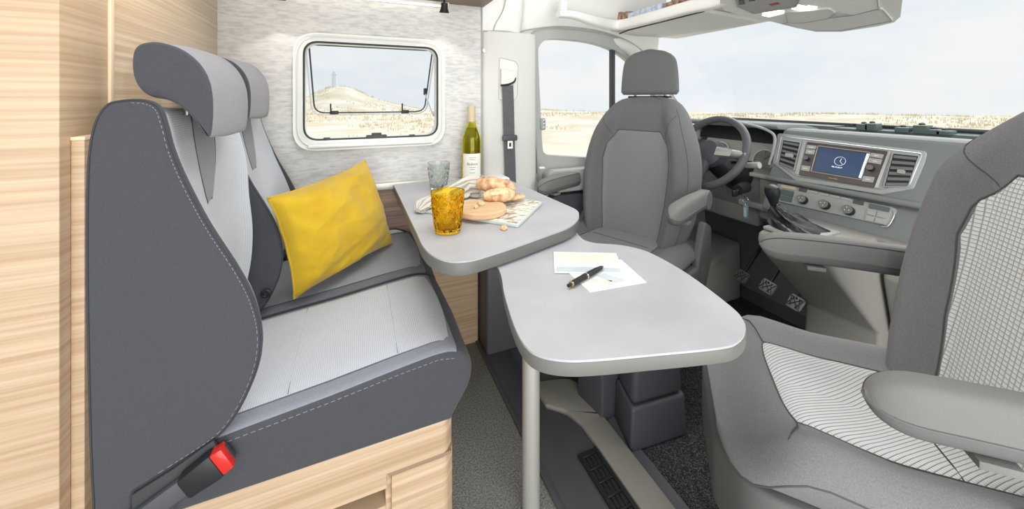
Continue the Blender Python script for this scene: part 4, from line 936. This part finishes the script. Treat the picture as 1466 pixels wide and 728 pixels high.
for zz, ww in ((.098, .030), (.090, .022), (.058, .026), (.050, .018), (.036, .022)):
    b_ = box('print_line', Vector(bc_) + Vector((-.5 * ww, 0, zz)), Vector(bc_) + Vector((.5 * ww, .0003, zz + .0014)), 'ink', lab, 0)
    bm = bmesh.new(); bm.from_mesh(b_.data)
    bmesh.ops.subdivide_edges(bm, edges=[e for e in bm.edges if e.calc_length() > .01], cuts=6); bm.to_mesh(b_.data); bm.free()
    for v in b_.data.vertices:
        q = v.co; s_ = q.x; v.co = Vector((0, 0, q.z)) + exx * s_ + nrm * g
    curved(b_)
def tumbler(px, py, rt, rb_, h, m, name, label):
    c = P(px, py, Z=TZ); c = (c.x, c.y, TZ + .0003)
    def rel(th, r, z):
        if z < .012 or z > h - .016 or r < .02: return r
        k = 12; u = th * k / math.pi; v = z / .0145
        a = abs(((u + v) % 2) - 1); b = abs(((u - v) % 2) - 1)
        return r + .0028 * min(1, 2.2 * min(a, b)) - .0014
    out_ = [(.001, 0), (rb_ - .004, 0), (rb_, .004)] + [(rb_ + (rt - rb_) * (i / 44), .004 + (h - .004) * i / 44) for i in range(1, 45)]
    inn = [(rt - .0028, h - .0004), (rt - .0035, h - .008)] + [(rb_ - .0045 + (rt - rb_) * (1 - i / 8), .012 + (h - .022) * (1 - i / 8)) for i in range(1, 9)] + [(.001, .010)]
    n_out = len(out_); cnt = [0]
    V = []; Fc = []; seg = 108; prof_ = out_ + inn
    for ii, (r, z) in enumerate(prof_):
        for k in range(seg):
            th = 2 * math.pi * k / seg; rr = rel(th, r, z) if 2 < ii < n_out else r
            V.append((c[0] + rr * math.cos(th), c[1] + rr * math.sin(th), c[2] + z))
    for i in range(len(prof_) - 1):
        for k in range(seg): Fc.append((i * seg + k, i * seg + (k + 1) % seg, (i + 1) * seg + (k + 1) % seg, (i + 1) * seg + k))
    Fc += [tuple(range(seg)), tuple(range(len(prof_) * seg - 1, (len(prof_) - 1) * seg - 1, -1))]
    o = mesh(name, V, Fc, m, None, True, sharp=70); return tag(o, label, 'glass')
tumbler(628, 271, .042, .031, .101, 'glass_gray', 'tumbler', 'smoky grey faceted tumbler standing left of the wine bottle')
tumbler(641, 331, .0435, .033, .104, 'glass_amber', 'tumbler', 'amber diamond-patterned tumbler at the front of the table')
# tray, round board, bread, napkin, crumbs
tq = [P(x, y, Z=TZ + .010).xy for x, y in ((606, 300), (742, 321), (777, 288), (655, 268))]
tr_ = prism('serving_tray', roundpoly([tuple(q) for q in tq], .008, 4), 'z', TZ + .0004, TZ + .0095, 'tray_edge', None, .002); tag(tr_, 'flat pale rectangular tray with brown print under the bread', 'tray')
tq2 = [tuple(q) for q in inset([tuple(q) for q in roundpoly([tuple(q) for q in tq], .008, 4)], .007)]
prism('printed_surface', tq2, 'z', TZ + .0094, TZ + .0100, 'tray', tr_, 0)
rc_ = P(692, 300, Z=TZ + .024); ZT = TZ + .0102
rb2 = lathe('round_board', [(.001, 0), (.070, 0), (.074, .004), (.074, .015), (.071, .019), (.001, .019)], (rc_.x, rc_.y + .02, ZT), 'boardwood', None, 48); tag(rb2, 'small round wooden board lying on the pale tray', 'board')
def loaf(name, pts, rads, label, m, cut=None, seedv=0, squash=.8):
    path = smoothline(pts, 16); n = len(path); R_ = []
    for i, q in enumerate(path):
        t = i / (n - 1); r = interp(t, rads); tt = (path[min(i + 1, n - 1)] - path[max(i - 1, 0)]).normalized(); sdv = tt.cross(Vector((0, 0, 1))).normalized(); up2 = sdv.cross(tt)
        ring = []
        for k in range(44):
            a = 2 * math.pi * k / 44; v = sdv * math.cos(a) * r + up2 * math.sin(a) * r * squash
            am_ = 1.6 if seedv == 5 else 1; f = 1 + .09 * noise.noise((q + v) * 34 + Vector((seedv, 0, 0))) + am_ * (.04 * noise.noise((q + v) * 120) + .04 * noise.noise((q + v) * 280))
            ring.append(q + v * f)
        R_.append(ring)
    o = loft(name, R_, m, None, mf=cut); return tag(o, label, 'bread')
b0 = P(683, 262, Z=TZ + .066); b1 = P(738, 272, Z=TZ + .050)
loaf('baguette', [tuple(b0), tuple(b0.lerp(b1, .5) + Vector((0, .0, .004))), tuple(b1)], [(0, .016), (.1, .026), (.3, .030), (.8, .030), (.93, .022), (1, .008)], 'half baguette with floured brown crust lying at the back of the bread pile', ['crust', 'crumb'], cut=lambda i, k: 1 if i == 0 and False else 0)
c0, c1 = P(692, 281, Z=ZT + .032), P(736, 277, Z=ZT + .034)
loaf('bread_piece', [tuple(c0), tuple(c0.lerp(c1, .5)), tuple(c1)], [(0, .012), (.15, .023), (.6, .030), (.85, .026), (1, .012)], 'torn baguette piece with open crumb on the round board, in front of the half baguette', ['crust', 'crumb'], cut=lambda i, k: 1 if 3 <= k <= 17 or i > 26 else 0, seedv=5, squash=.72)
d0, d1 = P(712, 285, Z=ZT + .012), P(750, 280, Z=ZT + .014)
loaf('bread_slice', [tuple(d0), tuple(d1)], [(0, .012), (.3, .022), (.8, .022), (1, .012)], 'flat bread piece on the tray right of the torn piece', ['crust', 'crumb'], cut=lambda i, k: 0, seedv=9, squash=.4)
def crumb(px, py, z, r, label):
    c = P(px, py, Z=z + r * .6); V = []; Fc = []
    bm = bmesh.new(); bmesh.ops.create_icosphere(bm, subdivisions=3, radius=r)
    for v in bm.verts: v.co = v.co * (1 + .55 * noise.noise(v.co * (1.1 / r) + Vector((px, 0, 0))))
    for v in bm.verts: v.co.z = max(v.co.z * .8, -r * .58)
    vs = [v.co + c for v in bm.verts]; bm.verts.index_update(); fs = [[v.index for v in f.verts] for f in bm.faces]; bm.free()
    o = mesh('bread_crumb', vs, fs, 'crumb', None, True); tag(o, label, 'crumb')
crumb(721.5, 326, TZ, .0085, 'pale crumb lying on the bare table in front of the tray')
crumb(698, 308, ZT, .0085, 'crumb on the tray at the front edge of the round board')
crumb(688, 291, ZT + .019, .0095, 'largest crumb on top of the round board'); crumb(681, 296, ZT + .019, .006, 'tiny crumb left of the largest crumb on the round board')
# napkin bundle
path = [P(598, 301, Z=TZ + .012), P(608, 293, Z=TZ + .020), P(628, 286, Z=TZ + .024), P(650, 276, Z=TZ + .030), P(668, 268, Z=TZ + .040), P(688, 268, Z=TZ + .040)]
path = smoothline([tuple(p) for p in path], 8); R_ = []; n = len(path)
for i, q in enumerate(path):
    t = i / (n - 1); tt = (path[min(i + 1, n - 1)] - path[max(i - 1, 0)]).normalized(); sdv = tt.cross(Vector((0, 0, 1))).normalized(); r = interp(t, [(0, .008), (.12, .024), (.3, .026), (.7, .040), (1, .040)])
    ring = []
    for k in range(60):
        a = 2 * math.pi * k / 60; f = 1 + .16 * math.sin(a * 5 + t * 6) + .10 * math.sin(a * 9 - t * 9) + .1 * noise.noise(Vector((math.cos(a) * 2, math.sin(a) * 2, t * 5)))
        v = sdv * math.cos(a) * r * f + Vector((0, 0, 1)) * math.sin(a) * r * .72 * f; p_ = q + v; p_.z = max(p_.z, TZ + .011 if t > .18 else TZ + .001); ring.append(p_)
    R_.append(ring)
nk = loft('napkin', R_, ['linen', 'linen_stripe'], None, mf=lambda i, k: 1 if k % 6 < 2 else 0); tag(nk, 'crumpled cream napkin with grey stripes wrapped around the bread', 'napkin')
# postcards and pen on the lower leaf
def card(name, pxs, z, label, parts):
    q = [P(x, y, Z=z) for x, y in pxs]; o = prism(name, [tuple(v.xy) for v in q], 'z', z - .0004, z, 'white', None, 0); tag(o, label, 'postcard')
    def C_(u, v): return q[0].lerp(q[1], u).lerp(q[3].lerp(q[2], u), v)
    for nm, pts, m in parts:
        vs = [C_(u, v) + Vector((0, 0, .0003)) for u, v in pts]; mesh(nm, vs, [tuple(range(len(vs)))], m, o)
mat('print_sky', (.94, .93, .89), .4, col2=(.92, .87, .78), nscale=(14, 14, 14)); mat('print_cloud', (.93, .94, .93), .4, col2=(.84, .87, .88), nscale=(30, 30, 30))
mat('print_sea', (.80, .84, .85), .4, col2=(.73, .78, .80), nscale=(10, 60, 30)); mat('print_gray', (.80, .83, .84), .4); mat('print_tan', (.88, .83, .76), .4, col2=(.95, .92, .88), nscale=(60, 60, 60))
card('postcard', [(815, 391), (889, 371), (926, 404), (845, 418)], ZB + .0006, 'white postcard with small grey and tan motif lying under the other one',
     [('print', [(.12, .55), (.22, .45), (.50, .72), (.36, .88)], 'print_tan'), ('print', [(.34, .40), (.50, .38), (.72, .80), (.50, .84)], 'print_gray')])
zt = [P(x, y, Z=ZB + .0014) for x, y in ((792.5, 360), (882, 362), (893.5, 391.5), (794, 390.5))]
card('postcard', [(792.5, 360), (882, 362), (893.5, 391.5), (794, 390.5)], ZB + .0016, 'white-bordered postcard with pale sky and sea picture lying on top',
     [('picture_sky', [(.025, .06), (.975, .06), (.97, .55), (.03, .60)], 'print_sky'), ('picture_clouds', [(.03, .60), (.97, .55), (.97, .80), (.5, .72), (.03, .74)], 'print_cloud'), ('picture_sea', [(.03, .74), (.5, .72), (.97, .78), (.972, .94), (.028, .94)], 'print_sea')])
pa, pb_ = P(813, 409, Z=ZB + .007), P(864, 381, Z=ZB + .0075); pv = (pb_ - pa); pl = pv.length; MPn = pv.normalized().to_track_quat('Z', 'Y').to_matrix()
pn = thing('pen', 'black and gold ballpoint pen lying across the two postcards', 'pen', tuple(pa))
def pen(name, prof_, m): lathe(name, [(r, z * pl) for r, z in prof_], pa, m, pn, 18, axis=MPn)
pen('barrel', [(.0035, .08), (.0055, .10), (.0062, .48)], 'blackplastic'); pen('cap_tip', [(0, 0), (.0032, .004), (.0036, .03), (.0022, .04), (.0036, .06), (.0034, .075)], 'blackplastic')
pen('ring', [(.0042, .07), (.0058, .075), (.0058, .10), (.0056, .105)], 'gold'); pen('ring', [(.0064, .47), (.0064, .50)], 'chrome')
pen('front_barrel', [(.0062, .50), (.0058, .75), (.0040, .93), (.0032, .95)], 'blackplastic'); pen('nib', [(.0026, .95), (.0012, .99), (.0004, 1.0)], 'gold')
tube('clip', [pa + MPn @ Vector((.0035, -.0045, .10 * pl)), pa + MPn @ Vector((.0045, -.0055, .42 * pl))], .0012, 'gold', pn, 6)

# ------------------------------------------------------------------ swivel cab seats (local frame: x forwards, y to the sitter's left)
WT = [(.40, .195), (.46, .225), (.55, .248), (.66, .262), (.76, .262), (.85, .246), (.92, .222), (.98, .196), (1.02, .172), (1.045, .150), (1.062, .118), (1.070, .07)]
WC = smoothline([(a, b, 0) for a, b in WT], 6)
def wid(z): return interp(z, [(q.x, q.y) for q in WC])
def xc(z): return -.225 - .20 * (z - .45)
def bfront(y, z):
    w_ = wid(z); s_ = min(1, abs(y) / w_); topf = 1 - sstep(.90, 1.06, z); T = .045 + .015 * (1 - sstep(.98, 1.07, z))
    bl = (.070 * topf + .012) * sstep(.50, .80, s_)
    return xc(z) + T * max(0, 1 - s_ ** 7) ** .5 * (1 - .6 * sstep(1.03, 1.07, z)) + bl * (max(0, 1 - s_ ** 10)) ** .5
def ctop(x, y):
    hw = .262; s_ = min(1, abs(y) / hw); fr_ = sstep(.13, .27, x)
    h = .455 + .030 * sstep(.55, .82, s_) * (1 - fr_ * .6) - .052 * fr_ ** 1.5 + .02 * sstep(.0, .16, x) * 1
    return h - .060 * (1 - max(0, 1 - s_ ** 4.5) ** .5)
def cab_seat(name, label, loc, rz, weave, weave2, cloth, arm_dz=0.0):
    s = thing(name, label, 'seat', loc, rz, local=True)
    # backrest shell
    R_ = []; zs = [.40, .42, .46] + [.50 + .02 * i for i in range(25)] + [1.0, 1.02, 1.035, 1.05, 1.06, 1.067, 1.071]
    for z in zs:
        w_ = wid(z); ring = []; nf = 40
        for k in range(nf + 1):
            t = math.cos(math.pi * k / nf); y = w_ * (math.copysign(abs(t) ** .75, t)); ring.append((bfront(y, z), y, z))
        tb_ = .07 * (1 - .6 * sstep(1.0, 1.07, z))
        for k in range(1, 20):
            a = math.pi + math.pi * k / 20; y = w_ * math.cos(a); ring.append((xc(z) - tb_ * abs(math.sin(a)) ** .5, y, z))
        R_.append(ring)
    loft('backrest', R_, cloth, s, sharp=80)
    def bi(u, v):                                                # woven centre panel
        z = .44 + .475 * v; U = 2 * u - 1
        hw = interp(v, [(0, .128), (.35, .150), (.70, .160), (.86, .148), (1, .100)]); y = U * hw
        e = max(0, min(1, 14 * min(u, 1 - u, 1 - v, v + .05))); return (bfront(y, z) + .0060 * e ** .5 - .001, y, z), (y, z)
    patch('woven_backrest_panel', bi, 40, 50, weave, s)
    bd = [bi(0, v / 24)[0] for v in range(25)] + [bi(u / 12, 1)[0] for u in range(1, 13)] + [bi(1, 1 - v / 24)[0] for v in range(1, 25)]
    tube('seam', [(a + .0015, b, c) for a, b, c in bd], .0018, 'seam_soft', s, 6)
    for sg in (-1, 1):
        c_ = bi(.5 + .5 * sg, .93)[0]; L_ = []
        for i in range(9):
            t = i / 8; y = c_[1] + (sg * .172 - c_[1]) * t; z = c_[2] + (.990 - c_[2]) * t; y = max(-wid(z) + .004, min(wid(z) - .004, y)); L_.append((bfront(y, z) + .0006, y, z))
        tube('seam', L_, .0012, 'seam_soft', s, 5)
        L_ = [];
        for i in range(26):
            z = 1.02 - .56 * i / 25; y = sg * wid(z) * .93; L_.append((bfront(y, z) + .0004, y, z))
        tube('seam', L_, .0011, 'seam_soft', s, 5)
    # headrest
    hc = xc(1.07) - .03; R_ = []
    for i in range(17):
        t = i / 16; z = 1.082 + .222 * t; k = max(0, 1 - abs(2 * max(t, .35) - 1 - 0) ** 9) ** .3 if t > .5 else (1 - (1 - min(1, t / .12)) ** 3 * .35 if t < .12 else 1)
        w_ = .137 * (1 - .20 * t ** 2.2) * (max(0.02, 1 - max(0, (t - .62) / .38) ** 3.2)) ** .55; d_ = .052 * (max(0.02, 1 - max(0, (t - .55) / .45) ** 3)) ** .5
        if t < .06: w_ *= .93; d_ *= .8
        R_.append([(hc - .045 * t * 0 + d_ * math.copysign(abs(math.sin(a)) ** .55, math.sin(a)) + .010 * (1 - t), w_ * math.copysign(abs(math.cos(a)) ** .62, math.cos(a)), z) for a in [2 * math.pi * q / 40 for q in range(40)]])
    loft('headrest', R_, cloth, s, sharp=80)
    for y in (-.075, .075): tube('post', [(hc, y, 1.04), (hc, y, 1.10)], .0065, 'steel', s, 8)
    box('post_guide', (hc - .02, -.10, 1.066), (hc + .03, .10, 1.076), 'blackplastic', s, .003)
    # cushion
    R_ = []
    xs = [-.27, -.265, -.25] + [-.22 + .04 * i for i in range(9)] + [.13, .16, .185, .21, .23, .247, .26, .269, .274, .276]
    for x in xs:
        k = max(.5, (1 - max(0, (x - .12) / .16) ** 3) ** .25); e = max(.05, 1 - max(0, (x - .15) / .127) ** 2.6) ** .6; hw = .276 * k; ring = []
        if x < -.25: e *= .8
        zm = .425
        for q in range(41):
            t = math.cos(math.pi * q / 40); y = hw * math.copysign(abs(t) ** .7, t); ring.append((x, y, zm + (ctop(x, y * .262 / hw) - zm) * e))
        for q in range(1, 12):
            a = math.pi + math.pi * q / 12; ring.append((x - .02 * (1 if x > .1 else 0), hw * .985 * math.cos(a), zm - .032 * e * abs(math.sin(a)) ** .3))
        R_.append(ring)
    loft('seat_cushion', R_, cloth, s, sharp=80)
    def ci(u, v):
        x = -.215 + .375 * v; hw = interp(v, [(0, .145), (.6, .156), (1, .142)]); y = (2 * u - 1) * hw
        x += -.012 * (2 * u - 1) ** 4 * v
        e = max(0, min(1, 14 * min(u, 1 - u, 1 - v, v + .05))); return (x, y, ctop(x, y) + .0055 * e ** .5 - .001), (y, x)
    patch('woven_seat_panel', ci, 40, 40, weave2, s)
    bd = [ci(0, v / 20)[0] for v in range(21)] + [ci(u / 12, 1)[0] for u in range(1, 13)] + [ci(1, 1 - v / 20)[0] for v in range(1, 21)]
    tube('seam', [(a, b, c + .0012) for a, b, c in bd], .0013, 'seam_soft', s, 6)
    tube('seam', [(ci(u / 10, .40)[0][0], ci(u / 10, .40)[0][1], ci(u / 10, .40)[0][2] + .0004) for u in range(11)], .0014, 'seam', s, 5)
    for sg in (-1, 1):
        c_ = ci(.5 + .5 * sg, 1)[0]; tube('seam', [(c_[0] + .05 * (t / 6) ** 1.6, c_[1] + sg * .116 * (t / 6), ctop(c_[0] + .05 * (t / 6) ** 1.6, (c_[1] + sg * .116 * (t / 6))) + .0004) for t in range(7)], .0014, 'seam', s, 5)
    rim_ = [r_[0] for r_ in R_[3:]] + [R_[-1][k_] for k_ in range(1, 40)] + [r_[40] for r_ in R_[:2:-1]]
    rim_0 = [(x, sg * .262, .403) for sg, xr in ((-1, [-.24 + .04 * i for i in range(11)]),) for x in xr] + [(.235, -.232, .403), (.262, -.19, .405), (.272, -.10, .407), (.274, 0, .407), (.272, .10, .407), (.262, .19, .405), (.235, .232, .403)] + [(x, .262, .403) for x in [.16 - .04 * i for i in range(11)]]
    tube('seam', rim_, .0016, 'seam_soft', s, 6)
    # plastic seat frame, pedestal
    fo = roundpoly([(-.26, -.290), (.205, -.280), (.282, -.13), (.282, .13), (.235, .275), (-.26, .295)], [.03, .07, .08, .09, .09, .03], 5)
    prism('seat_frame', fo, 'z', .262, .398, 'seatplastic', s, .014, 3)
    prism('swivel_plate', roundpoly([(-.22, -.20), (.20, -.20), (.20, .20), (-.22, .20)], .04, 5), 'z', .205, .255, 'blackplastic', s, .004)
    prism('pedestal', roundpoly([(-.19, -.18), (.17, -.18), (.17, .18), (-.19, .18)], .03, 4), 'z', -.012, .205, 'darkplastic', s, .01)
    for sg in (-1, 1):
        prism('recliner_cover', roundpoly([(-.33, .52), (-.25, .56), (-.17, .42), (-.13, .30), (-.26, .29), (-.33, .38)], [.03, .03, .04, .02, .02, .03], 5), 'y', sg * .262, sg * .292, 'seatplastic', s, .008, 3)
        # armrest: padded top, shell, hinge
        y_ = sg * .292; aw = .025
        tp = []
        for i in range(29):
            t = 1 - (1 - i / 28) ** 1.8; x = -.235 + .357 * t; k = (max(.03, 1 - max(0, (t - .82) / .18) ** 2.4)) ** .5; k0 = 1 if t > .05 else .85
            cz = .660 + .006 * math.sin(t * 3) ; hh_ = .040 * k * k0; ww = aw * (.80 + .2 * sstep(0, .5, t)) * k * k0
            tp.append([(x, y_ + ww * math.copysign(abs(math.cos(a)) ** .6, math.cos(a)), cz + arm_dz + hh_ * math.copysign(abs(math.sin(a)) ** .6, math.sin(a)) * (.85 if math.sin(a) > 0 else 1.0)) for a in [2 * math.pi * q / 28 for q in range(28)]])
        am = loft('armrest', tp, ['armrest', 'armrest_side'], s, sharp=75, mf=lambda i, k: 1 if 15 <= k <= 26 else 0)
        tube('armrest_seam', [(r_[i_][0], r_[i_][1], r_[i_][2]) for i_ in ((3,) if sg < 0 else (11,)) for r_ in tp], .0014, 'seam', am, 5)
        for kk in ((1,) if True else ()):
            tube('shell_line', [tp[i][27] for i in range(29)] + [tp[i][14] for i in range(28, -1, -1)], .0020, 'armrest_side', am, 5)
        box('stop_tab', (-.02, y_ - .020, .612 + arm_dz), (.02, y_ + .020, .622 + arm_dz), 'armrest', am, .001)
        lathe('hinge', [(0, -.022), (.036, -.022), (.040, -.016), (.040, .016), (.036, .022), (0, .022)], (-.225, sg * .292, .655 + arm_dz), 'armrest_side', am, 28, axis=Rx(math.pi / 2))
    return s
fd = Vector((-.92, -.39)); ang = math.atan2(fd.y, fd.x)
cab_seat('driver_seat', 'dark grey driver seat swivelled towards the table, in front of the steering wheel', (.975, 1.262, 0), ang, 'weave_driver', 'weave_driver', 'cloth_driver')
cab_seat('passenger_seat', 'large grey passenger seat with pale woven panels in the right foreground', (.915, .388, 0), math.atan2(.70, -.71), 'weave_passenger', 'weave_ribbed', 'cloth_seat')
for ch_ in bpy.data.objects['passenger_seat'].children_recursive:      # the near side of this seat is a little slimmer
    if ch_.type == 'MESH':
        kq_ = .70 if ch_.name.startswith(('seat_cushion', 'woven_seat_panel', 'seat_frame')) or (ch_.name.startswith('seam') and max(v.co.z for v in ch_.data.vertices) < .53) else .935
        for v in ch_.data.vertices:
            if v.co.y > 0: v.co.y *= kq_
# base covers of the driver's seat
def seat_cover(name, pts, z1, label, split=None):
    o = prism(name, pts, 'z', -.012, z1, 'darkplastic', None, .012, 3); tag(o, label, 'cover'); return o
c0 = P(903, 645, Z=0); 
t1 = thing('seat_base_cover', 'larger dark plastic cover standing on the carpet under the table leaf', 'cover', (c0.x + .1, c0.y + .09, -.012))
q0, q1, q2 = P(903, 645, Z=0), P(985, 617, Z=0), P(878, 590, Z=0); q3 = q1 + q2 - q0
def frust(name, base, z0, z1, inn, m, par, b_=.01):
    cx_ = sum(q.x for q in base) / 4; cy_ = sum(q.y for q in base) / 4
    def g_(q, z): k = 1 - inn * (z - 0); return (cx_ + (q.x - cx_) * k, cy_ + (q.y - cy_) * k, z)
    vs = [g_(q, z0) for q in base] + [g_(q, z1) for q in base]
    return bev(name, vs, [(0, 1, 2, 3), (7, 6, 5, 4), (0, 4, 5, 1), (1, 5, 6, 2), (2, 6, 7, 3), (3, 7, 4, 0)], m, par, b_, 3)
frust('lower_shell', [q0, q1, q3, q2], -.012, .118, .6, 'darkplastic', t1); frust('upper_shell', [q0, q1, q3, q2], .121, .29, .75, 'darkplastic', t1, .02)
t2 = thing('seat_base_cover', 'narrow dark plastic box behind the larger cover under the table', 'cover', (.82, 1.05, -.012))
w0 = P(862, 603, Z=0); base = [w0, w0 + Vector((.15, .02, 0)), w0 + Vector((.14, .14, 0)), w0 + Vector((-.02, .12, 0))]
frust('box_shell', base, -.012, .24, .1, 'darkplastic', t2, .008)

# ------------------------------------------------------------------ seat belt on the pillar
sbt = thing('seat_belt', 'dark grey seat belt hanging on the pale pillar behind the driver seat', 'seat belt', (.66, 1.54, .7))
def PB(x, y, o_=0): return P(x, y, Y=1.546 - o_)
slot = roundpoly([tuple(PB(*p).xz) for p in ((715, 82), (738, 88), (742, 94), (740, 138), (734, 146), (714, 142))], .008, 4)
prism('recess_panel', slot, 'y', 1.5465, 1.549, 'window_white', sbt, 0)
tube('recess_line', [(q[0], 1.546, q[1]) for q in slot], .0012, 'liner_gray', sbt, 5, closed=True)
gq = [tuple(PB(*p).xz) for p in ((716, 98), (737, 103), (738, 110), (735, 120), (716, 122))]
prism('belt_guide', roundpoly(gq, .006, 4), 'y', 1.528, 1.547, 'window_white', sbt, .004, 3)
tube('guide_slot', smoothline([PB(717, 122, .018), PB(727, 121, .020), PB(736, 117, .018), PB(738, 111, .014)], 5), .0045, 'blackplastic', sbt, 8)
def strap(name, pts, hw, par, m='webbing'):
    V = []; Fc = []
    for q in pts: V += [q + Vector((-hw, 0, 0)), q + Vector((hw, 0, 0)), q + Vector((hw, .0014, 0)), q + Vector((-hw, .0014, 0))]
    for i in range(len(pts) - 1):
        for k in range(4): Fc.append((i * 4 + k, i * 4 + (k + 1) % 4, i * 4 + 4 + (k + 1) % 4, i * 4 + 4 + k))
    Fc += [(0, 1, 2, 3), tuple(range(len(V) - 1, len(V) - 5, -1))]
    return mesh(name, V, Fc, m, par, False)
strap('webbing', [PB(727, 122, .018), PB(728, 150, .014), PB(729, 195, .014), PB(730, 225, .012), PB(731, 262, .012), Vector((PB(731, 262, .012).x, 1.534, .45))], .0265, sbt)
cpx_ = PB(730, 197, .02); tg_ = box('tongue', cpx_ - Vector((.036, .006, .014)), cpx_ + Vector((.036, .006, .012)), 'darkplastic', sbt, .006, seg=3)
ringplate('tongue_plate', [(cpx_.x - .012, cpx_.z - .048), (cpx_.x + .012, cpx_.z - .048), (cpx_.x + .012, cpx_.z - .014), (cpx_.x - .012, cpx_.z - .014)],
          [(cpx_.x - .0055, cpx_.z - .040), (cpx_.x + .0055, cpx_.z - .040), (cpx_.x + .0055, cpx_.z - .022), (cpx_.x - .0055, cpx_.z - .022)], 'y', cpx_.y - .004, cpx_.y - .001, 'white', tg_)
